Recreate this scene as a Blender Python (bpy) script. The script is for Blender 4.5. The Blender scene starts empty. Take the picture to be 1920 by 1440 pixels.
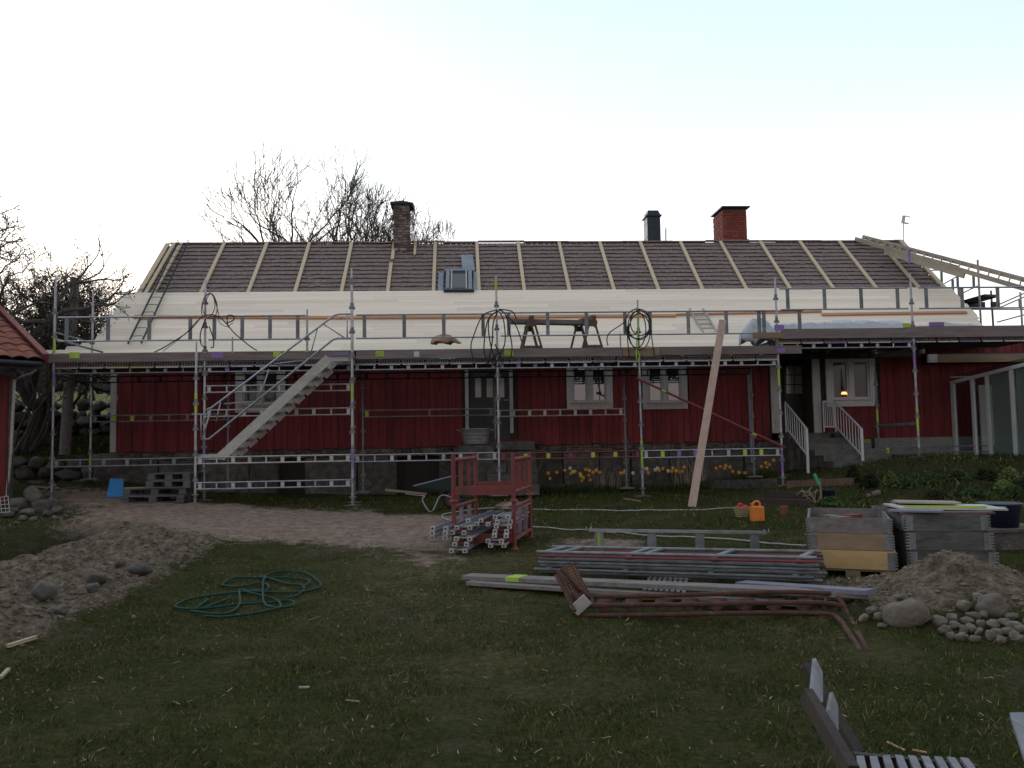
import bpy, math, random, mathutils
import numpy as np
import mathutils.noise
from mathutils import Vector, Matrix
rnd = random.Random(7)
S = bpy.context.scene
COL = S.collection
PI = math.pi
# ---------------------------------------------------------------- camera
F_PX, YAW, PITCH, ROLL, CAM_H = 1561.36, 0.0599, 0.0678, 0.0176, 1.55
CAM = Vector((0, 0, CAM_H))
_f = Vector((math.sin(YAW)*math.cos(PITCH), math.cos(YAW)*math.cos(PITCH), math.sin(PITCH)))
_r = Vector((math.cos(YAW), -math.sin(YAW), 0))
_u = _r.cross(_f)
_r2 = math.cos(ROLL)*_r - math.sin(ROLL)*_u
_u2 = math.sin(ROLL)*_r + math.cos(ROLL)*_u
cam = bpy.data.cameras.new('camera'); camo = bpy.data.objects.new('camera', cam); COL.objects.link(camo)
camo.matrix_world = Matrix(((_r2.x, _u2.x, -_f.x, 0), (_r2.y, _u2.y, -_f.y, 0), (_r2.z, _u2.z, -_f.z, CAM_H), (0, 0, 0, 1)))
cam.sensor_width = 36; cam.lens = F_PX/1920*36; cam.clip_end = 5000; cam.clip_start = .05
S.camera = camo
# ---------------------------------------------------------------- world and sun
SUN_EL, SUN_AZ = math.radians(16), math.radians(-22)      # low sun behind the house, far to the left
W = bpy.data.worlds.new('World'); S.world = W; W.use_nodes = True
nt = W.node_tree; nt.nodes.clear()
def N(t, typ, **k):
    n = t.nodes.new(typ)
    for a, b in k.items(): setattr(n, a, b)
    return n
wo = N(nt, 'ShaderNodeOutputWorld'); bg = N(nt, 'ShaderNodeBackground')
sky = N(nt, 'ShaderNodeTexSky', sky_type='NISHITA', sun_disc=False, sun_elevation=SUN_EL, sun_rotation=SUN_AZ)
sky.air_density = 1.0; sky.dust_density = 2.5; sky.ozone_density = 1.5
tc = N(nt, 'ShaderNodeTexCoord'); sep = N(nt, 'ShaderNodeSeparateXYZ'); nt.links.new(tc.outputs['Generated'], sep.inputs[0])
# thin high overcast: a pale veil, whitest low down, thinning upwards
ramp = N(nt, 'ShaderNodeValToRGB'); nt.links.new(sep.outputs['Z'], ramp.inputs[0])
ce = ramp.color_ramp.elements
ce[0].position = 0.0; ce[0].color = (11.5, 10.9, 10.8, 1)
ce[1].position = 1.0; ce[1].color = (6.0, 7.0, 8.2, 1)
for pos, c in ((0.12, (12.2, 11.8, 12.0)), (0.24, (11.4, 11.8, 12.6)), (0.36, (8.4, 10.1, 10.9)), (0.5, (6.9, 8.9, 9.9))):
    e = ce.new(pos); e.color = (*c, 1)
mixw = N(nt, 'ShaderNodeMixRGB'); mixw.inputs[0].default_value = .86
nt.links.new(sky.outputs[0], mixw.inputs[1]); nt.links.new(ramp.outputs[0], mixw.inputs[2])
glow = N(nt, 'ShaderNodeMapRange'); glow.interpolation_type = 'SMOOTHSTEP'
glow.inputs[1].default_value = -.8; glow.inputs[2].default_value = .9; glow.inputs[3].default_value = 0; glow.inputs[4].default_value = 1
dp = N(nt, 'ShaderNodeVectorMath', operation='DOT_PRODUCT'); dp.inputs[1].default_value = (-.42, .9, -.1); nt.links.new(tc.outputs['Generated'], dp.inputs[0]); nt.links.new(dp.outputs['Value'], glow.inputs[0]); tint = N(nt, 'ShaderNodeMixRGB'); tint.inputs[1].default_value = (.70, .62, .60, 1); tint.inputs[2].default_value = (1.12, 1.12, 1.12, 1)
nt.links.new(glow.outputs[0], tint.inputs[0]); vm = N(nt, 'ShaderNodeMixRGB', blend_type='MULTIPLY'); vm.inputs[0].default_value = 1
nt.links.new(mixw.outputs[0], vm.inputs[1]); nt.links.new(tint.outputs[0], vm.inputs[2]); nt.links.new(vm.outputs[0], bg.inputs[0]); bg.inputs[1].default_value = .1
nt.links.new(bg.outputs[0], wo.inputs[0])
sl = bpy.data.lights.new('sun', 'SUN'); so = bpy.data.objects.new('sun', sl); COL.objects.link(so)
sl.energy = .5; sl.angle = math.radians(35); sl.color = (1, .93, .87)
_sd = Vector((math.sin(SUN_AZ)*math.cos(SUN_EL), math.cos(SUN_AZ)*math.cos(SUN_EL), math.sin(SUN_EL)))
so.rotation_euler = _sd.to_track_quat('Z', 'Y').to_euler(); so.location = (0, 0, 30)
S.view_settings.view_transform = 'Standard'; S.view_settings.look = 'None'
S.view_settings.gamma = 1; S.view_settings.use_curve_mapping = False
S.view_settings.exposure = 0.15
# ---------------------------------------------------------------- pixel of the photograph -> point in the place
def ray(px, py):
    return ((px-960)/F_PX*_r2 - (py-720)/F_PX*_u2 + _f)
def at(px, py, Y):
    d = ray(px, py); return CAM + d*(Y/d.y)
def sm(t): t = min(1, max(0, t)); return t*t*(3-2*t)
def sma(t): t = np.clip(t, 0, 1); return t*t*(3-2*t)
def gz_np(x, y):
    z = .30*sma((y-5)/12.5)
    z = z + .20*sma((-x-1)/7)*sma((y-12)/6)
    left = sma((-x-6.2)/2.0)
    z = z + .26*left*sma((y-17.4)/2.6)
    z = z + .62*sma((x-5)/5)*sma((y-14.2)/3.4)
    far = sma((-x-8.4)/.8) + 0*y
    far = np.where(y > 30, 1, far)
    z = z + far*(.62*sma((y-20.3)/.35) + .42*sma((y-20.7)/3.2) + .70*sma((y-24.3)/.5) + 2.8*sma((y-24.5)/34) + 9*sma((y-60)/160))
    return z
def gz(x, y): return float(gz_np(np.array(float(x)), np.array(float(y))))
def G(px, py, dz=0):
    d = ray(px, py); t = 1.0; lo = None
    while t < 120:
        p = CAM + d*t
        if p.z < gz(p.x, p.y)+dz:
            a, b = t-.25, t
            for _ in range(20):
                m = (a+b)/2; p = CAM+d*m
                if p.z < gz(p.x, p.y)+dz: b = m
                else: a = m
            p = CAM+d*b; return Vector((p.x, p.y, gz(p.x, p.y)+dz))
        t += .25
    return CAM+d*30
# ---------------------------------------------------------------- numpy value noise
_tab = np.random.RandomState(3).rand(256, 256)
def vn(x, y):
    xi = np.floor(x).astype(int); yi = np.floor(y).astype(int); fx = x-xi; fy = y-yi
    fx = fx*fx*(3-2*fx); fy = fy*fy*(3-2*fy)
    a = _tab[xi & 255, yi & 255]; b = _tab[(xi+1) & 255, yi & 255]; c = _tab[xi & 255, (yi+1) & 255]; d = _tab[(xi+1) & 255, (yi+1) & 255]
    return (a*(1-fx)+b*fx)*(1-fy)+(c*(1-fx)+d*fx)*fy
def fbm(x, y, o=4):
    s = 0; a = .5
    for i in range(o): s = s+a*vn(x*2**i+17*i, y*2**i+5*i); a *= .5
    return s
# ---------------------------------------------------------------- materials
MATS = {}
def pm(name, c1, c2=None, scale=6, rough=.7, metal=0, bump=.2, bscale=None, stretch=(1, 1, 1), rand=.12, detail=6, spec=.5, dirt=None, dscale=1.2, damt=.5, bdist=.01):
    """noise-mottled surface; each separate piece shifts slightly in brightness"""
    if name in MATS: return MATS[name]
    m = bpy.data.materials.new(name); m.use_nodes = True; t = m.node_tree; b = t.nodes['Principled BSDF']
    c2 = c2 or tuple(v*.65 for v in c1)
    tc = N(t, 'ShaderNodeNewGeometry'); mp = N(t, 'ShaderNodeMapping'); mp.inputs['Scale'].default_value = stretch
    t.links.new(tc.outputs['Position'], mp.inputs[0])
    oi = N(t, 'ShaderNodeObjectInfo'); va = N(t, 'ShaderNodeVectorMath', operation='ADD'); mu = N(t, 'ShaderNodeMath', operation='MULTIPLY'); mu.inputs[1].default_value = 37
    t.links.new(oi.outputs['Random'], mu.inputs[0]); t.links.new(mp.outputs[0], va.inputs[0]); t.links.new(mu.outputs[0], va.inputs[1])
    n = N(t, 'ShaderNodeTexNoise'); n.inputs['Scale'].default_value = scale; n.inputs['Detail'].default_value = detail; n.inputs['Roughness'].default_value = .65
    t.links.new(va.outputs[0], n.inputs['Vector'])
    cr = N(t, 'ShaderNodeValToRGB'); cr.color_ramp.elements[0].position = .3; cr.color_ramp.elements[1].position = .7
    cr.color_ramp.elements[0].color = (*c2, 1); cr.color_ramp.elements[1].color = (*c1, 1)
    t.links.new(n.outputs[0], cr.inputs[0]); last = cr.outputs[0]
    if dirt:
        n2 = N(t, 'ShaderNodeTexNoise'); n2.inputs['Scale'].default_value = dscale; n2.inputs['Detail'].default_value = 8; n2.inputs['Roughness'].default_value = .7
        t.links.new(va.outputs[0], n2.inputs['Vector'])
        r2 = N(t, 'ShaderNodeValToRGB'); r2.color_ramp.elements[0].position = 1-damt-.08; r2.color_ramp.elements[1].position = 1-damt+.1
        t.links.new(n2.outputs[0], r2.inputs[0])
        mx = N(t, 'ShaderNodeMixRGB'); t.links.new(r2.outputs[0], mx.inputs[0]); t.links.new(last, mx.inputs[1]); mx.inputs[2].default_value = (*dirt, 1); last = mx.outputs[0]
    hv = N(t, 'ShaderNodeHueSaturation'); mr = N(t, 'ShaderNodeMapRange'); mr.inputs[3].default_value = 1-rand; mr.inputs[4].default_value = 1+rand
    t.links.new(oi.outputs['Random'], mr.inputs[0]); t.links.new(mr.outputs[0], hv.inputs['Value']); t.links.new(last, hv.inputs['Color'])
    t.links.new(hv.outputs[0], b.inputs['Base Color'])
    b.inputs['Roughness'].default_value = rough; b.inputs['Metallic'].default_value = metal; b.inputs['Specular IOR Level'].default_value = spec
    if bump:
        bn = N(t, 'ShaderNodeTexNoise'); bn.inputs['Scale'].default_value = bscale or scale*3; bn.inputs['Detail'].default_value = 5
        t.links.new(va.outputs[0], bn.inputs['Vector'])
        bp = N(t, 'ShaderNodeBump'); bp.inputs['Strength'].default_value = bump; bp.inputs['Distance'].default_value = bdist
        t.links.new(bn.outputs[0], bp.inputs['Height']); t.links.new(bp.outputs[0], b.inputs['Normal'])
    MATS[name] = m; return m
galv = pm('galvanised_steel', (.46, .47, .51), (.28, .29, .32), 9, .42, .55, .08, dirt=(.16, .15, .14), damt=.36, dscale=3)
galv_d = pm('weathered_steel', (.26, .27, .29), (.14, .15, .15), 7, .6, .3, .1, dirt=(.12, .1, .08), damt=.4, dscale=4)
alu = pm('pale_aluminium', (.5, .49, .47), (.36, .35, .33), 6, .5, .3, .05, dirt=(.22, .2, .18), damt=.36)
green_p = pm('yellow_green_paint', (.42, .58, .06), (.3, .42, .05), 8, .6, dirt=(.2, .22, .12), damt=.35)
violet_p = pm('violet_paint', (.26, .17, .46), (.18, .12, .32), 8, .6, dirt=(.2, .18, .24), damt=.35)
red_steel = pm('red_painted_steel', (.25, .05, .042), (.15, .03, .028), 5, .65, 0, .2, dirt=(.09, .035, .025), damt=.42, dscale=5)
red_steel_d = pm('dull_red_steel', (.2, .04, .04), (.12, .025, .03), 5, .6, 0, .1)
rust = pm('rusty_steel', (.11, .045, .032), (.045, .02, .016), 9, .9, 0, .4, dirt=(.2, .14, .085), damt=.34, dscale=6)
gray_wood = pm('grey_weathered_wood', (.24, .21, .2), (.13, .11, .105), 3, .9, 0, .4, stretch=(1, 6, 6), dirt=(.08, .07, .06), damt=.36)
toe_wood = pm('toe_board_wood', (.23, .19, .185), (.13, .10, .10), 3, .85, 0, .3, stretch=(.5, 6, 6), dirt=(.32, .2, .12), damt=.3, dscale=.8)
dark_grey_wood = pm('dark_grey_wood', (.13, .125, .12), (.06, .058, .055), 4, .9, 0, .4, stretch=(1, 5, 6), dirt=(.03, .03, .028), damt=.42)
brown_wood = pm('brown_weathered_wood', (.16, .1, .075), (.08, .05, .038), 4, .85, 0, .35, stretch=(4, 4, .7))
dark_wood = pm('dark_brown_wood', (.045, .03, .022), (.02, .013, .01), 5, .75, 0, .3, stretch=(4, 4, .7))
new_wood = pm('new_pine_board', (.88, .78, .65), (.79, .68, .55), 2.2, .75, 0, .05, stretch=(.35, 7, 7), rand=.09, dirt=(.5, .36, .27), damt=.3, dscale=9)
batten_wood = pm('new_pine_batten', (.66, .54, .38), (.56, .44, .3), 3, .75, 0, .12, stretch=(5, 1, 1), rand=.05)
lath_wood = pm('orange_brown_timber', (.52, .28, .15), (.42, .22, .12), 2, .75, 0, .15, stretch=(.5, 5, 5), rand=.04)
plank_wood = pm('reddish_pine_plank', (.43, .31, .25), (.33, .23, .18), 3, .75, 0, .2, stretch=(4, 4, .4), dirt=(.2, .1, .06), damt=.27, dscale=4)
yellow_wood = pm('fresh_yellow_pine', (.5, .33, .15), (.4, .25, .11), 3, .75, 0, .2, stretch=(.5, 4, 4), dirt=(.25, .13, .05), damt=.3)
tan_wood = pm('tan_aged_pine', (.3, .21, .14), (.2, .14, .09), 3, .8, 0, .2, stretch=(.5, 4, 4))
falu = pm('red_house_paint', (.21, .03, .034), (.14, .02, .023), 2.2, .9, 0, .25, stretch=(5, 5, .6), rand=.16, dirt=(.06, .016, .018), damt=.42, dscale=1.4)
white_trim = pm('aged_white_paint', (.52, .5, .49), (.4, .38, .37), 3, .7, 0, .15, stretch=(4, 4, 1), dirt=(.26, .23, .21), damt=.36, dscale=2)
white_clean = pm('white_paint', (.62, .61, .62), (.52, .51, .52), 4, .6, 0, .08, rand=.05)
dark_door = pm('dark_green_paint', (.025, .03, .028), (.014, .017, .016), 4, .5, 0, .1)
brown_panel = pm('brown_stained_panel', (.085, .055, .036), (.05, .032, .022), 3, .8, 0, .2, stretch=(5, 5, .6))
shingle_m = pm('old_shingle', (.30, .232, .215), (.20, .15, .14), 14, .95, 0, .5, rand=.2, dirt=(.42, .37, .35), damt=.4, dscale=11)
stone_m = pm('field_stone', (.135, .122, .108), (.055, .05, .045), 5, .95, 0, .6, rand=.25, dirt=(.07, .075, .05), damt=.36, dscale=3, bdist=.02)
stone_p = pm('pinkish_field_stone', (.2, .165, .135), (.1, .08, .066), 9, .95, 0, .8, rand=.22, dirt=(.12, .1, .08), damt=.34, dscale=4, bdist=.02)
found_m = pm('foundation_render', (.125, .11, .098), (.04, .036, .034), 6, .95, 0, .6, rand=.22, dirt=(.28, .24, .2), damt=.33, dscale=2, bdist=.03)
concrete = pm('concrete', (.27, .265, .25), (.18, .178, .168), 4, .95, 0, .3, rand=.1, dirt=(.1, .1, .085), damt=.34)
brick_red = pm('red_brick', (.3, .075, .055), (.2, .045, .036), 8, .9, 0, .3, rand=.22, dirt=(.12, .04, .035), damt=.34, dscale=3)
brick_old = pm('sooty_brick', (.15, .085, .075), (.075, .05, .047), 7, .95, 0, .5, rand=.25, dirt=(.34, .31, .29), damt=.46, dscale=2.5)
mortar = pm('mortar', (.2, .17, .15), None, 9, .95)
tile_m = pm('clay_pantile', (.27, .085, .05), (.16, .05, .036), 6, .9, 0, .3, rand=.2, dirt=(.1, .06, .045), damt=.36, dscale=4)
metal_black = pm('black_sheet_metal', (.035, .045, .06), (.02, .028, .038), 5, .45, .4, .05)
metal_grey = pm('grey_flashing', (.26, .29, .34), (.18, .2, .24), 5, .45, .4, .08, dirt=(.4, .42, .46), damt=.32)
black_rub = pm('black_rubber', (.015, .015, .016), None, 8, .6)
red_rub = pm('red_cable', (.2, .03, .04), None, 8, .5)
green_rub = pm('green_garden_hose', (.006, .05, .033), (.004, .03, .022), 8, .7, spec=.25)
lime_rub = pm('lime_hose', (.45, .7, .08), None, 8, .5)
white_rub = pm('dirty_white_pipe', (.5, .48, .46), (.34, .32, .3), 6, .6)
blue_pl = pm('blue_plastic', (.015, .2, .48), (.012, .15, .38), 3, .5, 0, .03)
orange_pl = pm('orange_plastic', (.75, .22, .03), (.6, .16, .02), 3, .5, 0, .05)
wick = pm('wicker', (.42, .36, .2), (.24, .2, .1), 30, .9, 0, .6)
bark = pm('tree_bark', (.1, .085, .075), (.05, .042, .038), 8, .95, 0, .6, stretch=(1, 1, .4), dirt=(.13, .14, .09), damt=.34)
bark_w = pm('grey_brown_twigs', (.13, .105, .09), (.08, .065, .056), 4, .95, 0, 0)
leaf_d = pm('dark_leaf', (.035, .04, .02), (.018, .022, .011), 3, .8, 0, 0, rand=.3, spec=.1)
leaf_g = pm('green_leaf', (.06, .095, .025), (.025, .045, .014), 2, .8, 0, 0, rand=.3, spec=.15)
leaf_y = pm('yellow_green_leaf', (.13, .17, .03), (.07, .1, .02), 2, .8, 0, 0)
straw = pm('dry_straw', (.4, .33, .22), (.26, .2, .13), 5, .9, 0, 0)
yel_pet = pm('yellow_petal', (.85, .42, .03), (.75, .33, .02), 5, .7, 0, 0)
wht_pet = pm('white_petal', (.8, .78, .6), (.7, .66, .4), 5, .7, 0, 0)
tarp_m = pm('pale_blue_tarpaulin', (.52, .54, .57), (.40, .42, .46), 2, .5, 0, .3, bscale=4, bdist=.05, dirt=(.2, .21, .22), damt=.34)
burlap = pm('brown_sacking', (.42, .27, .17), (.3, .18, .11), 6, .95, 0, .4)
soil_m = pm('excavated_soil', (.185, .138, .1), (.095, .07, .052), 4, .98, 0, .8, bdist=.03)
def glass(name, col=(.02, .025, .03), ior=2.3, rough=.03):
    m = bpy.data.materials.new(name); m.use_nodes = True; b = m.node_tree.nodes['Principled BSDF']
    n = N(m.node_tree, 'ShaderNodeTexNoise'); n.inputs['Scale'].default_value = 1.5
    bp = N(m.node_tree, 'ShaderNodeBump'); bp.inputs['Strength'].default_value = .06; bp.inputs['Distance'].default_value = .02
    m.node_tree.links.new(n.outputs[0], bp.inputs['Height']); m.node_tree.links.new(bp.outputs[0], b.inputs['Normal'])
    b.inputs['Base Color'].default_value = (*col, 1); b.inputs['Roughness'].default_value = rough; b.inputs['IOR'].default_value = ior
    return m
pane_m = glass('window_glass'); pane_dim = glass('dim_window_glass', (.03, .035, .035), 1.5, .08); pane_lace = glass('curtained_glass', (.30, .27, .25), 1.6, .15)
skylight_m = glass('skylight_glass', (.09, .095, .1), 1.5, .15)
def emis(name, col, s):
    m = bpy.data.materials.new(name); m.use_nodes = True; b = m.node_tree.nodes['Principled BSDF']
    b.inputs['Base Color'].default_value = (*col, 1); b.inputs['Emission Color'].default_value = (*col, 1); b.inputs['Emission Strength'].default_value = s
    return m
lamp_e = emis('lamp_glow', (1, .45, .15), 2.2); flood_e = emis('floodlight_glow', (1, .95, .75), 1.3)
# ---------------------------------------------------------------- mesh builder
def tag(o, label=None, cat=None, group=None, kind=None):
    if label: o['label'] = label
    if cat: o['category'] = cat
    if group: o['group'] = group
    if kind: o['kind'] = kind
    return o
OFF = {}
def empty(name, loc=(0, 0, 0), label=None, cat=None, group=None, world=True):
    """an Empty at the base of a thing; children built in world coordinates unless world=False"""
    o = bpy.data.objects.new(name, None); COL.objects.link(o); o.location = loc; o.empty_display_size = .2
    OFF[o.name] = Vector(loc) if world else Vector((0, 0, 0))
    return tag(o, label, cat, group)
def link(o, parent):
    COL.objects.link(o)
    if parent is not None:
        o.parent = parent; OFF[o.name] = OFF[parent.name]
    return o
class MB:
    def __init__(s): s.v = []; s.f = []
    def add(s, vs, fs):
        b = len(s.v); s.v += [tuple(v) for v in vs]; s.f += [tuple(i+b for i in f) for f in fs]; return s
    def box(s, c, d, R=None):
        c = Vector(c); h = Vector(d)/2; vs = []
        for x in (-1, 1):
            for y in (-1, 1):
                for z in (-1, 1):
                    q = Vector((x*h.x, y*h.y, z*h.z)); vs.append(c+(R @ q if R else q))
        return s.add(vs, [(0, 1, 3, 2), (4, 6, 7, 5), (0, 4, 5, 1), (2, 3, 7, 6), (0, 2, 6, 4), (1, 5, 7, 3)])
    def bar(s, p0, p1, w, h, up=(0, 0, 1)):
        p0, p1 = Vector(p0), Vector(p1); d = (p1-p0); L = d.length; d.normalize(); up = Vector(up)
        if abs(d.dot(up)) > .98: up = Vector((0, 1, 0))
        sd = d.cross(up).normalized(); u = sd.cross(d)
        return s.box((p0+p1)/2, (L, w, h), Matrix((d, sd, u)).transposed())
    def tube(s, p0, p1, r, r1=None, n=8, cap=True):
        return s.path([p0, p1], [r, r if r1 is None else r1], n, cap)
    def path(s, pts, r, n=6, cap=True):
        pts = [Vector(p) for p in pts]; m = len(pts); rs = r if isinstance(r, (list, tuple)) else [r]*m
        ref = None; vs = []
        for i, p in enumerate(pts):
            d = (pts[min(i+1, m-1)]-pts[max(i-1, 0)]).normalized()
            if ref is None: ref = d.cross(Vector((0, 0, 1)) if abs(d.z) < .9 else Vector((1, 0, 0))).normalized()
            ref = (ref-d*ref.dot(d)).normalized(); b = d.cross(ref)
            for k in range(n):
                a = 2*PI*k/n; vs.append(p+(ref*math.cos(a)+b*math.sin(a))*rs[i])
        fs = [(i*n+k, i*n+(k+1) % n, (i+1)*n+(k+1) % n, (i+1)*n+k) for i in range(m-1) for k in range(n)]
        if cap: fs += [tuple(range(n))[::-1], tuple((m-1)*n+k for k in range(n))]
        return s.add(vs, fs)
    def lathe(s, prof, n=16, c=(0, 0, 0), sx=1, sy=1):
        c = Vector(c); vs = [c+Vector((r*math.cos(2*PI*k/n)*sx, r*math.sin(2*PI*k/n)*sy, z)) for r, z in prof for k in range(n)]
        m = len(prof); fs = [(i*n+k, i*n+(k+1) % n, (i+1)*n+(k+1) % n, (i+1)*n+k) for i in range(m-1) for k in range(n)]
        return s.add(vs, fs)
    def prism(s, poly, ext):
        """a closed outline (list of points) pushed along ext"""
        n = len(poly); poly = [Vector(p) for p in poly]; e = Vector(ext)
        return s.add(poly+[p+e for p in poly], [tuple(range(n))[::-1], tuple(range(n, 2*n))]+[(i, (i+1) % n, n+(i+1) % n, n+i) for i in range(n)])
    def mesh(s, name, off=None, smooth=False):
        me = bpy.data.meshes.new(name); off = off or Vector((0, 0, 0))
        me.from_pydata([(v[0]-off[0], v[1]-off[1], v[2]-off[2]) for v in s.v], [], s.f); me.validate()
        if smooth: me.shade_smooth()
        return me
    def build(s, name, m, parent=None, smooth=False, kind=None, label=None, bevel=0):
        off = OFF[parent.name] if parent is not None else None
        if parent is None:      # top-level mesh: origin at its base centre
            xs = np.array(s.v); off = Vector(((xs[:, 0].min()+xs[:, 0].max())/2, (xs[:, 1].min()+xs[:, 1].max())/2, xs[:, 2].min()))
        me = s.mesh(name, off, smooth); o = bpy.data.objects.new(name, me); me.materials.append(m)
        link(o, parent)
        if parent is not None and parent.parent is not None: o.matrix_local = parent.matrix_local.inverted()
        if parent is None: o.location = off; OFF[o.name] = off
        if bevel:
            bm = o.modifiers.new('bevel', 'BEVEL'); bm.width = bevel; bm.segments = 1; bm.limit_method = 'ANGLE'
        return tag(o, label, None, None, kind)
_unit = {}
def ubox(m, name='box'):
    k = ('b', m.name)
    if k not in _unit:
        me = MB().box((0, 0, 0), (1, 1, 1)).mesh(name); me.materials.append(m); _unit[k] = me
    return _unit[k]
def utube(m, n=8):
    k = ('t', m.name, n)
    if k not in _unit:
        me = MB().tube((0, 0, -.5), (0, 0, .5), 1, n=n).mesh('tube', smooth=False); me.materials.append(m); _unit[k] = me
    return _unit[k]
def place(me, name, M, parent=None, label=None, kind=None):
    """a piece that shares its mesh with its alikes; M is its world matrix"""
    o = bpy.data.objects.new(name, me); link(o, parent)
    if parent is not None:
        M = Matrix.Translation(-OFF[parent.name]) @ M; pp = parent
        if parent.parent is not None: M = parent.matrix_local.inverted() @ M if parent.type == 'MESH' else M
    o.matrix_local = M
    return tag(o, label, None, None, kind)
def barM(p0, p1, w, h, up=(0, 0, 1)):
    p0, p1 = Vector(p0), Vector(p1); d = p1-p0; L = d.length; d.normalize(); up = Vector(up)
    if abs(d.dot(up)) > .98: up = Vector((0, 1, 0))
    sd = d.cross(up).normalized(); u = sd.cross(d); c = (p0+p1)/2
    return Matrix(((d.x*L, sd.x*w, u.x*h, c.x), (d.y*L, sd.y*w, u.y*h, c.y), (d.z*L, sd.z*w, u.z*h, c.z), (0, 0, 0, 1)))
def boxM(c, d, R=None):
    M = Matrix.Translation(Vector(c)); 
    if R: M = M @ R.to_4x4()
    return M @ Matrix.Diagonal((d[0], d[1], d[2], 1))
def bar(name, m, p0, p1, w, h, parent, up=(0, 0, 1), **k): return place(ubox(m), name, barM(p0, p1, w, h, up), parent, **k)
def pbox(name, m, c, d, parent, R=None, **k): return place(ubox(m), name, boxM(c, d, R), parent, **k)
def pipe(name, m, p0, p1, r, parent, n=8, **k):
    return place(utube(m, n), name, tubeM(p0, p1, r), parent, **k)
def tubeM(p0, p1, r):
    p0, p1 = Vector(p0), Vector(p1); d = p1-p0; L = d.length; q = d.to_track_quat('Z', 'Y')
    return Matrix.Translation((p0+p1)/2) @ q.to_matrix().to_4x4() @ Matrix.Diagonal((r, r, L, 1))
_stones = {}
def stone_mesh(m, seed, sub=3):
    k = (m.name, seed, sub)
    if k not in _stones:
        import bmesh
        bm = bmesh.new(); bmesh.ops.create_icosphere(bm, subdivisions=sub, radius=1); r = random.Random(seed)
        ax = [Vector((r.gauss(0, 1), r.gauss(0, 1), r.gauss(0, 1))).normalized() for _ in range(13)]; cut = [r.uniform(.58, .9) for _ in ax]
        for v in bm.verts:
            d = v.co.normalized(); q = 1.0
            for a, c in zip(ax, cut):
                t = d.dot(a)
                if t > 0 and t*q > c: q = c/t
            nz = mathutils.noise.fractal(d*1.7+Vector((seed*3.1, 0, 0)), .8, 2.1, 4); v.co = d*(q*(1+.16*nz))
        me = bpy.data.meshes.new('stone'); bm.to_mesh(me); bm.free(); me.shade_smooth(); me.materials.append(m); _stones[k] = me
    return _stones[k]
def stone(name, c, d, parent=None, m=None, seed=None, rz=None, **k):
    seed = rnd.randrange(16) if seed is None else seed
    R = Matrix.Rotation(rnd.uniform(0, 6.28) if rz is None else rz, 4, 'Z') @ Matrix.Rotation(rnd.uniform(-.3, .3), 4, 'X')
    return place(stone_mesh(m or stone_m, seed), name, Matrix.Translation(Vector(c)) @ R @ Matrix.Diagonal((d[0]/2, d[1]/2, d[2]/2, 1)), parent, **k)
def smooth_pts(pts, k=6):
    """Catmull-Rom through the points"""
    P = [Vector(p) for p in pts]; out = []
    for i in range(len(P)-1):
        a, b, c, d = P[max(i-1, 0)], P[i], P[i+1], P[min(i+2, len(P)-1)]
        for j in range(k):
            t = j/k; out.append(.5*((2*b)+(c-a)*t+(2*a-5*b+4*c-d)*t*t+(3*b-a-3*c+d)*t**3))
    out.append(P[-1]); return out
# ================================================================ GROUND
def axis(a, b, step, far, g=1.35):
    c = list(np.arange(a, b, step)); s = step*2; x = b
    while x < far: c.append(x); x += s; s *= g
    s = step*2; x = a-s; pre = []
    while x > -far: pre.append(x); s *= g; x -= s
    return np.array(pre[::-1]+c)
xs = axis(-13.5, 14, .065, 2500); ys = axis(1.5, 25.5, .06, 2500)
GX, GY = np.meshgrid(xs, ys, indexing='xy')
def inpoly(poly, soft=.5):
    """signed mask of a ground polygon, softened at its rim, wobbled by noise"""
    X = GX+.9*(fbm(GX*.9+3, GY*.9)-.47); Y = GY+.9*(fbm(GX*.9+33, GY*.9+9)-.47)
    ins = np.zeros(X.shape, bool); dist = np.full(X.shape, 1e9); n = len(poly)
    for i in range(n):
        x0, y0 = poly[i]; x1, y1 = poly[(i+1) % n]
        c = ((y0 > Y) != (y1 > Y)); 
        with np.errstate(divide='ignore', invalid='ignore'):
            xi = (x1-x0)*(Y-y0)/(y1-y0+1e-12)+x0
        ins ^= c & (X < xi)
        dx, dy = x1-x0, y1-y0; t = np.clip(((X-x0)*dx+(Y-y0)*dy)/(dx*dx+dy*dy), 0, 1)
        dist = np.minimum(dist, np.hypot(X-x0-t*dx, Y-y0-t*dy))
    return np.clip(.5+np.where(ins, dist, -dist)/soft*.5, 0, 1)
def gpoly(pts): return [(G(*p).x, G(*p).y) for p in pts]
dirt = inpoly(gpoly([(150, 950), (240, 948), (420, 946), (560, 955), (660, 955), (760, 962), (850, 968), (880, 1000), (830, 1030), (760, 1040), (640, 1025), (520, 1015), (420, 1022), (330, 1030), (240, 1010), (150, 985)]), .9)
dirt = np.maximum(dirt, .75*inpoly(gpoly([(60, 915), (220, 915), (360, 935), (380, 950), (200, 960), (90, 950)]), .7))
dirt = np.maximum(dirt, .6*inpoly(gpoly([(1040, 1005), (1200, 1010), (1190, 1045), (1040, 1030)]), .4))
dirt = np.maximum(dirt, .6*inpoly(gpoly([(700, 1035), (860, 1030), (900, 1060), (760, 1075)]), .6))
soilL = inpoly(gpoly([(-120, 1080), (60, 1045), (190, 1000), (270, 985), (350, 1010), (370, 1035), (300, 1075), (230, 1110), (150, 1140), (90, 1165), (40, 1200), (-120, 1260)]), .45)
trench = inpoly(gpoly([(-140, 1062), (-60, 1030), (60, 994), (170, 978), (235, 976), (215, 990), (120, 1012), (40, 1045), (-60, 1092)]), .5)
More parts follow.
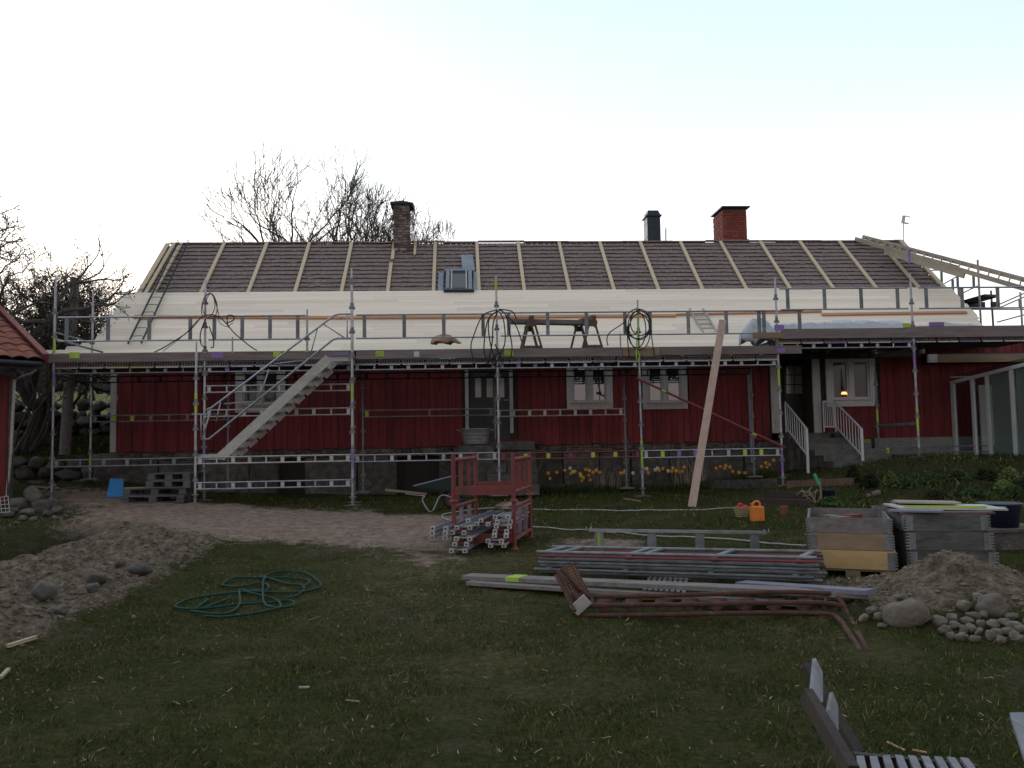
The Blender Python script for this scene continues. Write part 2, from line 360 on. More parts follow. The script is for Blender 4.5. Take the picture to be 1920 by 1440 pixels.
soilR = inpoly(gpoly([(1540, 1112), (1640, 1098), (1760, 1090), (1930, 1090), (2050, 1095), (2050, 1165), (1920, 1175), (1780, 1165), (1650, 1170), (1570, 1150)]), .5)
dry = np.maximum(inpoly(gpoly([(560, 1030), (700, 1040), (860, 1035), (1010, 1000), (1180, 1010), (1190, 1050), (1000, 1090), (1010, 1180), (1180, 1260), (900, 1300), (640, 1200), (560, 1120)]), 1.6), .7*inpoly(gpoly([(1500, 1100), (1660, 1150), (1640, 1240), (1400, 1230), (1300, 1170)]), .8))
bed = inpoly(gpoly([(1000, 905), (1120, 912), (1300, 905), (1460, 898), (1480, 880), (1000, 880)]), .2)
bank = inpoly([(8.2, 14.6), (9.5, 13.6), (15, 12.6), (15, 19.9), (8.0, 19.9)], .6)
GZ = gz_np(GX, GY)
n1 = fbm(GX*1.1, GY*1.1, 5); n2 = fbm(GX*4, GY*4, 4); n3 = fbm(GX*13, GY*13, 3)
near = sma((90-np.hypot(GX, GY))/60)
GZ = GZ + near*((n1-.48)*.10 + (n2-.48)*.035 + (n3-.45)*.018)
sl_ = inpoly(gpoly([(-120, 1110), (40, 1075), (150, 1040), (250, 1005), (330, 1030), (230, 1085), (120, 1130), (20, 1170), (-120, 1210)]), 1.0)
GZ = GZ + sl_*(.04+.36*fbm(GX*1.6+8, GY*1.6, 5)) + soilL*(.02+.26*(n2-.42)+.10*(n3-.4)) - trench*(.22+.14*n2)
sr_ = inpoly(gpoly([(1650, 1150), (1700, 1118), (1790, 1112), (1930, 1115), (2050, 1125), (2050, 1175), (1850, 1178), (1700, 1172)]), 1.1)
GZ = GZ + sr_*(.10+.36*fbm(GX*1.9+80, GY*1.5+4, 5)) + soilR*.10*(n2-.3)
pk = G(1790, 1138)
GZ = GZ + .20*np.exp(-((GX-pk.x)**2/.20+(GY-pk.y)**2/.14)) + bank*(.12*n1+.05*n2)
def gh(x, y):
    """height of the finished ground"""
    i = int(np.searchsorted(ys, y))-1; j = int(np.searchsorted(xs, x))-1
    i = max(0, min(len(ys)-2, i)); j = max(0, min(len(xs)-2, j))
    u = (y-ys[i])/(ys[i+1]-ys[i]); v = (x-xs[j])/(xs[j+1]-xs[j])
    return float((GZ[i, j]*(1-v)+GZ[i, j+1]*v)*(1-u)+(GZ[i+1, j]*(1-v)+GZ[i+1, j+1]*v)*u)
def mask_at(M, x, y):
    j = np.clip(np.searchsorted(xs, x), 0, len(xs)-1); i = np.clip(np.searchsorted(ys, y), 0, len(ys)-1); return M[i, j]
def on(px, py, dz=0):
    """point of the finished ground that shows at a pixel"""
    d = ray(px, py); t = 2.0
    while t < 60:
        p = CAM+d*t
        if p.z < gh(p.x, p.y): break
        t += .05
    return Vector((p.x, p.y, gh(p.x, p.y)+dz))
def grid_mesh(name):
    ny, nx = GX.shape; me = bpy.data.meshes.new(name); V = np.stack([GX, GY, GZ], -1).reshape(-1, 3).astype(np.float32)
    idx = np.arange(ny*nx).reshape(ny, nx); q = np.stack([idx[:-1, :-1], idx[:-1, 1:], idx[1:, 1:], idx[1:, :-1]], -1).reshape(-1, 4)
    me.vertices.add(len(V)); me.vertices.foreach_set('co', V.ravel()); me.loops.add(q.size); me.loops.foreach_set('vertex_index', q.ravel().astype(np.int32))
    me.polygons.add(len(q)); me.polygons.foreach_set('loop_start', np.arange(0, q.size, 4, dtype=np.int32)); me.polygons.foreach_set('loop_total', np.full(len(q), 4, np.int32))
    me.update(calc_edges=True); me.shade_smooth()
    for nm, M in (('bare', np.maximum(dirt, 0)), ('soil', np.maximum(np.maximum(soilL, soilR), bed*.9)), ('dark', np.maximum(trench, bank*.55)), ('dry', dry)):
        a = me.attributes.new(nm, 'FLOAT', 'POINT'); a.data.foreach_set('value', M.ravel().astype(np.float32))
    return me
gm = grid_mesh('ground')
def ground_mat():
    m = bpy.data.materials.new('lawn_and_soil'); m.use_nodes = True; t = m.node_tree; b = t.nodes['Principled BSDF']; L = t.links.new
    geo = N(t, 'ShaderNodeNewGeometry')
    def noise(s, d=8, r=.65):
        n = N(t, 'ShaderNodeTexNoise'); n.inputs['Scale'].default_value = s; n.inputs['Detail'].default_value = d; n.inputs['Roughness'].default_value = r; L(geo.outputs['Position'], n.inputs['Vector']); return n.outputs[0]
    def rp(src, *st):
        r = N(t, 'ShaderNodeValToRGB'); e = r.color_ramp.elements
        e[0].position, e[0].color = st[0][0], (*st[0][1], 1); e[1].position, e[1].color = st[-1][0], (*st[-1][1], 1)
        for p, c in st[1:-1]:
            k = e.new(p); k.color = (*c, 1)
        L(src, r.inputs[0]); return r.outputs[0]
    def mix(f, a, c):
        x = N(t, 'ShaderNodeMixRGB'); L(f, x.inputs[0]); L(a, x.inputs[1]); L(c, x.inputs[2]); return x.outputs[0]
    def math_(op, a, c):
        x = N(t, 'ShaderNodeMath', operation=op, use_clamp=False)
        for i, v in enumerate((a, c)):
            if isinstance(v, (int, float)): x.inputs[i].default_value = v
            else: L(v, x.inputs[i])
        return x.outputs[0]
    def at_(nm):
        a = N(t, 'ShaderNodeAttribute', attribute_name=nm); return a.outputs['Fac']
    g1 = rp(noise(1.3), (.32, (.02, .03, .009)), (.5, (.038, .046, .015)), (.7, (.085, .076, .034)))
    g2 = rp(noise(24, 10), (.35, (.014, .016, .006)), (.55, (.055, .055, .02)), (.75, (.15, .12, .065)))
    grass = N(t, 'ShaderNodeMixRGB'); grass.inputs[0].default_value = .5; L(g1, grass.inputs[1]); L(g2, grass.inputs[2]); grass = grass.outputs[0]
    worn = rp(noise(.9, 10, .75), (.53, (0, 0, 0)), (.68, (.85, .85, .85)))
    wornc = rp(noise(30), (.3, (.05, .04, .028)), (.7, (.14, .11, .08)))
    dryc = rp(noise(19, 10, .75), (.36, (.028, .026, .012)), (.52, (.10, .08, .042)), (.72, (.24, .185, .11)))
    grass = mix(rp(math_('ADD', math_('MULTIPLY', at_('dry'), .55), math_('MULTIPLY', math_('SUBTRACT', noise(2.2, 12, .8), .5), 1.6)), (.12, (0, 0, 0)), (.6, (.9, .9, .9))), grass, dryc)
    grass = mix(worn, grass, wornc)
    bare = rp(noise(7, 10, .7), (.28, (.11, .075, .058)), (.5, (.25, .18, .145)), (.75, (.4, .315, .26)))
    soil = rp(noise(9, 12, .75), (.34, (.035, .026, .018)), (.48, (.13, .098, .073)), (.66, (.28, .22, .172)))
    dark = rp(noise(8, 10), (.35, (.012, .012, .007)), (.7, (.05, .045, .028)))
    fb = rp(math_('ADD', at_('bare'), math_('MULTIPLY', math_('SUBTRACT', noise(2.6, 12, .85), .5), 2.6)), (.36, (0, 0, 0)), (.62, (1, 1, 1)))
    fs = rp(math_('ADD', at_('soil'), math_('MULTIPLY', math_('SUBTRACT', noise(6, 10, .8), .5), .8)), (.36, (0, 0, 0)), (.55, (1, 1, 1)))
    c = mix(fb, grass, bare); c = mix(fs, c, soil); c = mix(at_('dark'), c, dark)
    # the field beyond the stone wall is paler pasture
    sp = N(t, 'ShaderNodeSeparateXYZ'); L(geo.outputs['Position'], sp.inputs[0]); f = math_('MULTIPLY', math_('SUBTRACT', sp.outputs['Y'], 24), .5)
    field = rp(noise(.5), (.3, (.10, .12, .035)), (.7, (.17, .165, .07))); c = mix(f, c, field)
    hill = math_('MULTIPLY', math_('SUBTRACT', sp.outputs['Y'], 75), .1); hc = rp(noise(.1), (.3, (.035, .035, .03)), (.7, (.07, .06, .05))); c = mix(hill, c, hc)
    L(c, b.inputs['Base Color']); b.inputs['Roughness'].default_value = 1; b.inputs['Specular IOR Level'].default_value = .04
    h = math_('ADD', math_('MULTIPLY', noise(60, 6), .35), math_('MULTIPLY', noise(14, 8), .6))
    bp = N(t, 'ShaderNodeBump'); bp.inputs['Strength'].default_value = .9; bp.inputs['Distance'].default_value = .05; L(h, bp.inputs['Height']); L(bp.outputs[0], b.inputs['Normal'])
    return m
gm.materials.append(ground_mat()); go = bpy.data.objects.new('ground', gm); COL.objects.link(go); tag(go, kind='structure')
# ---------------------------------------------------------------- grass blades (uncountable)
def blades(name, X, Y, h0, h1, w, lean, mats, label, seed=1, kind='stuff', frac=None):
    r = np.random.RandomState(seed); n = len(X)
    Z = np.array([gh(x, y) for x, y in zip(X, Y)])-.004
    a = r.rand(n)*2*PI; hh = h0+(h1-h0)*r.rand(n)**2; le = lean*hh*(.3+r.rand(n)); b = r.rand(n)*2*PI
    dx, dy = np.cos(a)*w/2, np.sin(a)*w/2; lx, ly = np.cos(b)*le, np.sin(b)*le
    V = np.empty((n, 5, 3), np.float32)
    V[:, 0] = np.stack([X-dx, Y-dy, Z], 1); V[:, 1] = np.stack([X+dx, Y+dy, Z], 1)
    V[:, 2] = np.stack([X+dx*.8+lx*.4, Y+dy*.8+ly*.4, Z+hh*.6], 1); V[:, 3] = np.stack([X-dx*.8+lx*.4, Y-dy*.8+ly*.4, Z+hh*.6], 1)
    V[:, 4] = np.stack([X+lx, Y+ly, Z+hh], 1)
    base = (np.arange(n)*5)[:, None]; loops = np.concatenate([base+np.array([[0, 1, 2, 3]]), base+np.array([[3, 2, 4]])], 1).ravel().astype(np.int32)
    st = (np.arange(n)*7)[:, None]+np.array([[0, 4]]); tot = np.tile([4, 3], n)
    me = bpy.data.meshes.new(name); me.vertices.add(n*5); me.vertices.foreach_set('co', V.ravel()); me.loops.add(len(loops)); me.loops.foreach_set('vertex_index', loops)
    me.polygons.add(2*n); me.polygons.foreach_set('loop_start', st.ravel().astype(np.int32)); me.polygons.foreach_set('loop_total', tot.astype(np.int32))
    for q in mats: me.materials.append(q)
    mi = r.choice(len(mats), n, p=frac); me.polygons.foreach_set('material_index', np.repeat(mi, 2).astype(np.int32))
    me.update(calc_edges=True); o = bpy.data.objects.new(name, me); COL.objects.link(o)
    return tag(o, label, None, None, kind)
gr_a = pm('grass_blade', (.062, .085, .022), (.022, .034, .009), 1.6, .9, 0, 0, rand=0, spec=.08)
gr_b = pm('olive_grass_blade', (.125, .122, .036), (.045, .048, .015), 1.3, .9, 0, 0, rand=0, spec=.08)
gr_c = pm('dry_grass_blade', (.36, .29, .17), (.16, .125, .07), 3, .9, 0, 0, rand=0, spec=.08)
def scatter(n, y0, y1, power=1.0, seed=2):
    r = np.random.RandomState(seed); y = y0+(y1-y0)*r.rand(n)**power; half = .66*y+.6
    x = y*.06+(r.rand(n)*2-1)*half
    bad = np.maximum(np.maximum(mask_at(dirt, x, y), mask_at(soilL, x, y)), np.maximum(mask_at(soilR, x, y), mask_at(trench, x, y)))
    k = (r.rand(n) > bad*1.5) & (fbm(x*1.7, y*1.7, 4)+.25*r.rand(n)-.10*mask_at(dry, x, y) > .47)
    return x[k], y[k]
x_, y_ = scatter(330000, 2.6, 13.5, 1.0)
blades('lawn_grass', x_, y_, .012, .045, .0042, 1.1, [gr_a, gr_b, gr_c], 'short patchy dark green lawn grass with dry blades', 4, frac=[.6, .335, .065])
x_, y_ = scatter(90000, 12, 19.6, 1.0, 5); k = (x_ > -8.3)
blades('far_lawn_grass', x_[k], y_[k], .02, .07, .010, .9, [gr_a, gr_b, gr_c], 'short dark grass growing towards the house', 6, frac=[.6, .34, .06])
# coarse tufts
r_ = np.random.RandomState(9); tx, ty = [], []
for i in range(420):
    y = r_.uniform(3, 14); x = y*.06+r_.uniform(-.66, .66)*y
    if mask_at(dirt, x, y)+mask_at(soilL, x, y) > .3: continue
    c = r_.randint(20, 70); tx += list(x+r_.randn(c)*.07); ty += list(y+r_.randn(c)*.06)
blades('grass_tufts', np.array(tx), np.array(ty), .02, .06, .004, 1.3, [gr_a, gr_b, gr_c], 'taller tufts of grass in the lawn', 11, frac=[.64, .30, .06])
# terrace grass behind the retaining wall and field edge
r_ = np.random.RandomState(19); x_ = r_.uniform(-13.4, -8.4, 14000); y_ = r_.uniform(20.9, 24.2, 14000)
blades('terrace_grass', x_, y_, .04, .14, .014, .9, [gr_a, leaf_g, gr_c], 'bright grass strip between the two stone walls', 21, frac=[.5, .4, .1])
# dry stalks and chips strewn on the lawn
r_ = np.random.RandomState(29); mb = MB()
for i in range(620):
    y = r_.uniform(2.8, 14); x = y*.06+r_.uniform(-.64, .64)*y; z = gh(x, y)+.016; a = r_.rand()*PI; l = (.012+.05*r_.rand()**2.5)*(3 if r_.rand() < .04 else 1)
    mb.bar((x, y, z), (x+math.cos(a)*l, y+math.sin(a)*l, z+r_.uniform(-.003, .012)), .0025+.004*r_.rand()**2, .002)
mb.build('lawn_litter', straw, kind='stuff', label='dry straw stalks and wood chips strewn over the lawn')
# clods and pebbles on both spoil heaps
def clods(name, M, n, label, mt, s0, s1, seed):
    r = np.random.RandomState(seed); mb = MB(); idx = np.argwhere((M > .35) & (GX < 13) & (GX > -13) & (GY < 20)); P = idx[r.randint(0, len(idx), n)]
    for i, j in P:
        x, y = xs[j]+r.uniform(-.03, .03), ys[i]+r.uniform(-.03, .03); s = s0+(s1-s0)*r.rand()**7; z = gh(x, y)+s*.15
        E_ = mathutils.Euler((r.uniform(0, 6), r.uniform(0, 6), r.uniform(0, 6))).to_matrix(); fl = Vector((1, 1, r.uniform(.5, .8)))
        v = [Vector((x, y, z-s*.1))+(E_ @ (Vector(d)*s*r.uniform(.55, 1.0)))*fl for d in ((1, 0, 0), (0, 1, 0), (-1, 0, 0), (0, -1, 0), (0, 0, 1), (0, 0, -1))]
        mb.add(v, [(0, 1, 4), (1, 2, 4), (2, 3, 4), (3, 0, 4), (1, 0, 5), (2, 1, 5), (3, 2, 5), (0, 3, 5)])
    return mb.build(name, mt, kind='stuff', label=label)
clods('soil_clods', soilL, 9000, 'loose soil clods and pebbles on the trench spoil', soil_m, .006, .05, 3)
clods('rubble_clods', soilR, 4500, 'loose pebbles and clods on the right-hand heap', soil_m, .006, .05, 4)
clods('gravel_specks', dirt, 4500, 'small pebbles on the bare earth path', stone_p, .006, .028, 5)

# fallen leaves and bark flakes, small, in loose drifts
r_ = np.random.RandomState(71); mb = MB()
for i in range(1500):
    y = 2.8+11*r_.rand(); x = y*.06+r_.uniform(-.64, .64)*y
    if fbm(np.array(x*.8+40), np.array(y*.8)) < .47: continue
    z = gh(x, y)+.012; s = .005+.014*r_.rand()**2; a = r_.rand()*6.28; u = Vector((math.cos(a)*s, math.sin(a)*s, r_.uniform(-.4, .4)*s)); v = Vector((-math.sin(a)*s*.6, math.cos(a)*s*.6, r_.uniform(0, .6)*s)); c = Vector((x, y, z))
    mb.add([c-u, c-v, c+u, c+v], [(0, 1, 2, 3)])
mb.build('fallen_leaves', pm('dead_leaf', (.2, .13, .075), (.09, .06, .035), 4, .9, 0, 0, rand=0, spec=.1), kind='stuff', label='small dead brown leaves scattered over the lawn')
# ================================================================ HOUSE
YW = 20.25                                   # front wall plane
YS, YB = 17.63, 19.385                       # scaffold rows
RS = .8655                                   # roof slope
def roofz(y): return 7.284+RS*(y-23.939)
NRM = Vector((0, -RS, 1)).normalized(); UPS = Vector((0, 1, RS)).normalized()
def onroof(px, py, lift=0):
    """point of the roof plane (raised by lift along its normal)"""
    d = ray(px, py); q = Vector((0, 23.939, 7.284))+NRM*lift; t = (q-CAM).dot(NRM)/d.dot(NRM); return CAM+d*t
def rp_(x, y, lift=0): return Vector((x, y, roofz(y)))+NRM*lift
YR = 23.939
xl_r, xr_r = at(320, 461, YR).x, at(1690, 452, YR).x
XL = at(217, 780, YW).x
house = empty('farmhouse', (0, YW, gz(0, YW)), 'long low red farmhouse with a stripped roof half covered in new pale boards', 'house')
# --- old shingles: short overlapping courses, uneven (too small to pick apart)
y_top, y_bot = YR, onroof(900, 553).y
def shingles():
    mb = MB(); L = (y_top-y_bot+.35); n = 15; dy = L/n; r = random.Random(4)
    for k in range(n):
        y0 = y_bot-.35+dy*k; x = xl_r-.02+r.uniform(0, .1)
        while x < xr_r:
            w = r.uniform(.12, .2); h = r.uniform(-.012, .012); li = r.uniform(.0, .012)
            a0 = rp_(x, y0+h, .034+li); a1 = rp_(min(x+w-.004, xr_r+.02), y0+h, .034+li); b1 = rp_(min(x+w-.004, xr_r+.02), y0+dy*1.12, .005); b0 = rp_(x, y0+dy*1.12, .005)
            dn = -NRM*.015
            mb.add([a0, a1, b1, b0, a0+dn, a1+dn], [(0, 1, 2, 3), (4, 5, 1, 0), (4, 0, 3), (1, 5, 2)]); x += w
    return mb
roofp = MB().prism([(xl_r-.1, YR, roofz(YR)-.03), (xl_r, 19.95, roofz(19.95)-.03), (xl_r, 19.95, roofz(19.95)-.1), (xl_r, YR, roofz(YR)-.1)], (xr_r-xl_r, 0, 0)).prism(
    [(xl_r, YR, roofz(YR)-.03), (xl_r, 28, roofz(19.88)-.03), (xl_r, 28, roofz(19.88)-.1), (xl_r, YR, roofz(YR)-.1)], (xr_r-xl_r, 0, 0)).build('roof', dark_wood, house)
shingles().build('roof_shingles', shingle_m, house, kind='stuff')
rc = MB()                                    # ridge capping, slightly sagging pieces
x = xl_r
while x < xr_r:
    w = rnd.uniform(.9, 1.6); z = roofz(YR)+.05+rnd.uniform(-.012, .02); e = min(x+w, xr_r)
    if not (at(1325, 455, YR).x < x < at(1345, 455, YR).x): rc.box(((x+e)/2, YR, z), (e-x, .14, .035))
    x = e
rc.build('ridge_cap', shingle_m, house)
# --- new battens running up the slope
def rbat(x, y0, y1, w=.09, lift=.045): bar('roof_batten', batten_wood, rp_(x, y0, lift+.022), rp_(x, y1, lift+.022), w, .045, house, up=NRM)
for k in range(0, 18):
    xx = -7.921+1.2*k
    if k == 5:
        rbat(xx, y_bot-.1, 23.0); rbat(xx+.02, 23.15, YR-.02); continue
    rbat(xx, y_bot-.1, YR-.02)
rbat(xl_r+.42-.3, y_bot-.1, YR-.02); rbat(xl_r-.06, y_bot-.1, YR-.02, .12, .03)
rbat(-7.921+1.2*5+.63, 23.35, YR-.02, .07)
rbat(xr_r-.05, y_bot-.1, YR-.02, .12, .05)
# --- new boards over the lower half
y_e = onroof(700, 654, .1).y; xbl, xbr = onroof(236, 556).x, onroof(1776, 549).x
nb = 19; span = (y_bot+.02-y_e)/nb
for i in range(nb):
    yb = y_e+span*i; t = i/(nb-1)
    xa = xbl+rnd.uniform(-.04, .04)+(-.0 if i > 2 else (-1.35, -.55, -.3)[i]); xe = xbr+rnd.uniform(-.03, .03)
    if 7 < i < 19: xe += .1
    cuts = [xa]; c = xa+rnd.uniform(1.5, 5)
    while c < xe-1.2: cuts.append(c); c += rnd.uniform(3.6, 5.2)
    cuts.append(xe); w = span/math.cos(math.atan(RS))
    for a, b_ in zip(cuts[:-1], cuts[1:]):
        lf = .115+rnd.uniform(-.001, .001)
        bar('roof_board', new_wood, rp_(a+.002, yb+span/2, lf), rp_(b_-.002, yb+span/2, lf), w-.003, .024, house, up=NRM)
# long laths nailed across the boards
def lath(px0, py0, px1, py1, w=.05):
    a, b_ = onroof(px0, py0, .15), onroof(px1, py1, .15); bar('cross_lath', lath_wood, a, b_, w, .05, house, up=NRM)
lath(252, 594, 640, 596, .1); lath(641, 596, 945, 594.5, .09); lath(946, 594, 1267, 592, .1); lath(1268, 590, 1540, 584, .06); lath(1541, 590, 1812, 586, .09)
# fascia and rafter tails below the eave
pbox('fascia_board', dark_wood, ((XL+11.3)/2, y_e+.1, roofz(y_e)-.12), (11.3-XL, .03, .15), house)
for k in range(17): pbox('rafter_tail', tan_wood, (-7.9+1.2*k, y_e+.12, roofz(y_e)-.08), (.07, .34, .1), house)
# --- walls
ZW = at(300, 847, YW).z
XR = at(1450, 740, YW).x; X5 = at(1540, 740, YW).x; XEND = 15.5; DEP = 7.4
zt = roofz(YW)-.12
sh = MB()                                    # dark carcass behind the boards
sh.box(((XL+XR)/2, YW+.1, (ZW+zt)/2), (XR-XL-.1, .1, zt-ZW)); sh.box(((X5+XEND)/2, YW+.1, (ZW+zt)/2), (XEND-X5, .1, zt-ZW))
sh.box(((XL+XEND)/2, YW+DEP, (ZW+zt)/2), (XEND-XL, .1, zt-ZW))
sh.build('wall', dark_wood, house)
for gx in (XL+.04, 11.9): MB().prism([(gx, YW, ZW), (gx, YW+DEP, ZW), (gx, YW+DEP, zt), (gx, YR, roofz(YR)-.15), (gx, YW, zt)], (.08, 0, 0)).build('gable_wall', falu, house)
# openings: (x0,x1,z0,z1) kept free of boards
def px_rect(x0, x1, y0, y1, Y=YW):
    xm, ym = (x0+x1)/2, (y0+y1)/2; return (at(x0, ym, Y).x, at(x1, ym, Y).x, at(xm, y1, Y).z, at(xm, y0, Y).z)
W1 = px_rect(442, 535, 680, 773); W2 = px_rect(1062, 1148, 676, 767); W3 = px_rect(1204, 1288, 676, 767); W4 = px_rect(1548, 1641, 664, 762)
D1 = px_rect(873, 962, 694, 826)
OPEN = [W1, W2, W3, W4, D1]
bm_cache = {}
def wall_board(x0, x1, z0, z1, prot=0):
    pbox('wall_board', falu, ((x0+x1)/2, YW+.035-prot, (z0+z1)/2), (x1-x0, .03, z1-z0), house)
def boards(xa, xb, wmin, wmax):
    x = xa; r = random.Random(11)
    while x < xb-.02:
        w = min(r.uniform(wmin, wmax), xb-x); a, b_ = x+.004, x+w-.004; segs = [(ZW+r.uniform(-.02, .015), zt)]
        for ox0, ox1, oz0, oz1 in OPEN:
            if b_ > ox0+.02 and a < ox1-.02:
                new = []
                for s0, s1 in segs:
                    if s0 < oz0: new.append((s0, min(s1, oz0+.01)))
                    if s1 > oz1: new.append((max(s0, oz1-.01), s1))
                segs = new
        for s0, s1 in segs:
            if s1-s0 > .05: wall_board(a, b_, s0, s1, r.choice((0, .006, .012)))
        x += w
boards(XL+.1, at(445, 780, YW).x, .24, .3); boards(at(445, 780, YW).x, XR-.1, .15, .19); boards(X5+.08, XEND, .16, .21)
# cover strips over the wide boards on the left
for k in range(9): pbox('cover_strip', falu, (XL+.1+.27*(k+1)-.02, YW+.008, (ZW+zt)/2), (.035, .03, zt-ZW-.02), house)
# corner boards
def trim(px0, px1, py0, py1, Y=YW, d=.05, m=white_trim, name='corner_board'):
    a = at((px0+px1)/2, py1, Y); b_ = at((px0+px1)/2, py0, Y); w = at(px1, py1, Y).x-at(px0, py1, Y).x
    pbox(name, m, (a.x, Y-.005, (a.z+b_.z)/2), (w, d, b_.z-a.z), house)
trim(206.5, 217.5, 697, 848)
trim(1448, 1462, 640, 812); trim(1527, 1541, 655, 811)
# --- windows
def window(R, pane, sill=.0, fw=.12, m=white_trim, mull=.09):
    x0, x1, z0, z1 = R; w = empty('window', (0, 0, 0)); w.parent = house; OFF[w.name] = OFF[house.name]; cx_, cz = (x0+x1)/2, (z0+z1)/2
    fr = MB(); fr.box((x0+fw/2, YW-.01, cz), (fw, .06, z1-z0)); fr.box((x1-fw/2, YW-.01, cz), (fw, .06, z1-z0)); fr.box((cx_, YW-.012, z0+fw/2), (x1-x0-2*fw, .06, fw)); fr.box((cx_, YW-.012, z1-fw/2), (x1-x0-2*fw, .06, fw))
    link_part(fr.build('frame', m, w), w)
    si = MB().box((cx_, YW-.05, z0+fw+.012), (x1-x0-2*fw+.12, .1, .03)).build('sill', m, w)
    for s in (-1, 1):
        a, b_ = (x0+fw, cx_-mull/2) if s < 0 else (cx_+mull/2, x1-fw)
        q = MB(); t_ = .045; A, B, C, Dz = a, b_, z0+fw+.03, z1-fw
        for c, d in (((A+t_/2, C/2+Dz/2), (t_, Dz-C)), ((B-t_/2, C/2+Dz/2), (t_, Dz-C)), ((A/2+B/2, C+t_/2), (B-A-2*t_, t_)), ((A/2+B/2, Dz-t_/2), (B-A-2*t_, t_))): q.box((c[0], YW+.012, c[1]), (d[0], .03, d[1]))
        q.build('sash', m, w)
        MB().box(((A+B)/2, YW+.03, (C+Dz)/2), (B-A-2*t_+.004, .006, Dz-C-2*t_+.004)).build('pane', pane, w)
    MB().box((cx_, YW-.008, (z0+z1)/2+.01), (mull, .05, z1-z0-2*fw-.03)).build('mullion', m, w)
    return w
def link_part(a, b): return a
w1 = window(W1, pane_dim, fw=.17); w2 = window(W2, pane_m, fw=.15, mull=.1); w3 = window(W3, pane_m, fw=.15, mull=.1); w4 = window(W4, pane_dim, fw=.16, m=white_clean, mull=.1)
# lit table lamp glimpsed behind the right-hand window: shade just inside the pane
lp = at(1583, 737, YW+.0); lm = empty('table_lamp', (lp.x, YW-.0, lp.z-.12), 'small orange lit lamp in the window beside the right-hand steps', 'lamp')
MB().lathe([(.035, 0), (.07, -.0), (.1, -.045), (.1, -.06), (0, -.02)], 12, (lp.x, YW+.005, lp.z+.03), .75, .12).build('lamp_shade', lamp_e, lm)
MB().tube((lp.x, YW+.018, lp.z-.12), (lp.x, YW+.018, lp.z-.02), .012).build('stand', brown_wood, lm)
# --- centre door
x0, x1, z0, z1 = D1; zs = at(917, 828, YW).z
d1 = empty('door', (0, 0, 0)); d1.parent = house; OFF[d1.name] = OFF[house.name]
for a in (873, 956.5): trim(a, a+6.5, 694, 812 if a > 900 else 806, m=white_trim, name='door_post')
fx0, fx1 = at(881, 760, YW).x, at(956, 760, YW).x
mb = MB().box(((fx0+fx1)/2, YW+.06, (zs+zt)/2), (fx1-fx0, .05, zt-zs)); mb.build('door_leaf', dark_door, d1)
for k, (a, b_) in enumerate(((891, 902), (912.5, 924), (936, 945.5))):
    r = px_rect(a, b_, 709, 745, YW+.03)
    MB().box(((r[0]+r[1])/2, YW+.03, (r[2]+r[3])/2), (r[1]-r[0], .012, r[3]-r[2])).build('pane', pane_lace, d1)
    for zz in (.3,): MB().box(((r[0]+r[1])/2, YW+.03, r[2]-.55), (r[1]-r[0]+.04, .02, .7)).build('door_panel', dark_door, d1)
MB().tube((fx1-.14, YW+.0, zs+1.0), (fx1-.02, YW-.0, zs+1.0), .014).build('handle', galv, d1)
# --- entrance recess on the right: brown panelled back wall, door with six panes
YP = YW+.75; rx0, rx1 = at(1462, 740, YW).x, at(1527, 740, YW).x
zst = at(1500, 812, YP).z
rec = MB(); rec.box(((rx0+rx1)/2, YP+.05, (zst+zt)/2), (rx1-rx0+.8, .06, zt-zst+.3)); rec.box((rx0-.02, (YW+YP)/2+.04, (zst+zt)/2), (.05, YP-YW-.05, zt-zst)); rec.box((rx1+.02, (YW+YP)/2+.04, (zst+zt)/2), (.05, YP-YW-.05, zt-zst))
rec.build('porch_panelling', brown_panel, house)
d2 = empty('door', (0, 0, 0)); d2.parent = house; OFF[d2.name] = OFF[house.name]
rr = px_rect(1470, 1512, 680, 806, YP); MB().box(((rr[0]+rr[1])/2, YP, (rr[2]+rr[3])/2), (rr[1]-rr[0], .045, rr[3]-rr[2])).build('door_leaf', dark_door, d2)
for i in range(2):
    for j in range(3):
        q = px_rect(1474+16.5*i, 1488.5+16.5*i, 686+18*j, 702+18*j, YP-.03); MB().box(((q[0]+q[1])/2, YP-.03, (q[2]+q[3])/2), (q[1]-q[0], .012, q[3]-q[2])).build('pane', pane_lace, d2)
# --- foundation: plastered course then large blocks
zc = at(400, 862, YW).z
r = random.Random(5)
MB().box(((XL+XR+.3)/2, YW+.22, (ZW+zc)/2), (XR+.3-XL, .22, ZW-zc)).build('mortar_bed', mortar, house)
x = XL-.05
while x < XR+.3:
    w = r.uniform(.16, .42); hh = ZW-zc; n_ = 1 if r.random() < .55 else 2
    for i in range(n_): stone('foundation_stone', (x+w/2, YW+.12+r.uniform(-.02, .03), zc+hh*(i+.5)/n_), (w*1.05, .22, hh/n_*1.12), house, m=r.choice((stone_m, found_m, stone_p)), rz=0)
    x += w*.93
x = XL-.1
gaps = [(at(508, 900, YW).x, at(600, 900, YW).x), (at(735, 900, YW).x, at(818, 900, YW).x)]
while x < XR+.3:
    w = r.uniform(.5, 1.25); c = x+w/2; g = min((gh(c, YW-.3)), zc-.2)
    if not any(a < c < b_ for a, b_ in gaps):
        o = pbox('foundation_stone', found_m, (c, YW+.14+r.uniform(-.05, .04), (zc+g-.3)/2), (w-.03, .34, zc-g+.28), house)
    x += w
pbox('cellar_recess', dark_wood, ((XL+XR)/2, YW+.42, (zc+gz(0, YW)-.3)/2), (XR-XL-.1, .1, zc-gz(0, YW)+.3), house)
cf0, cf1 = at(1640, 850, YW).x, XEND
pbox('concrete_plinth', concrete, ((cf0+cf1)/2, YW+.06, (ZW+.5)/2+.02), (cf1-cf0, .2, ZW-.5), house)
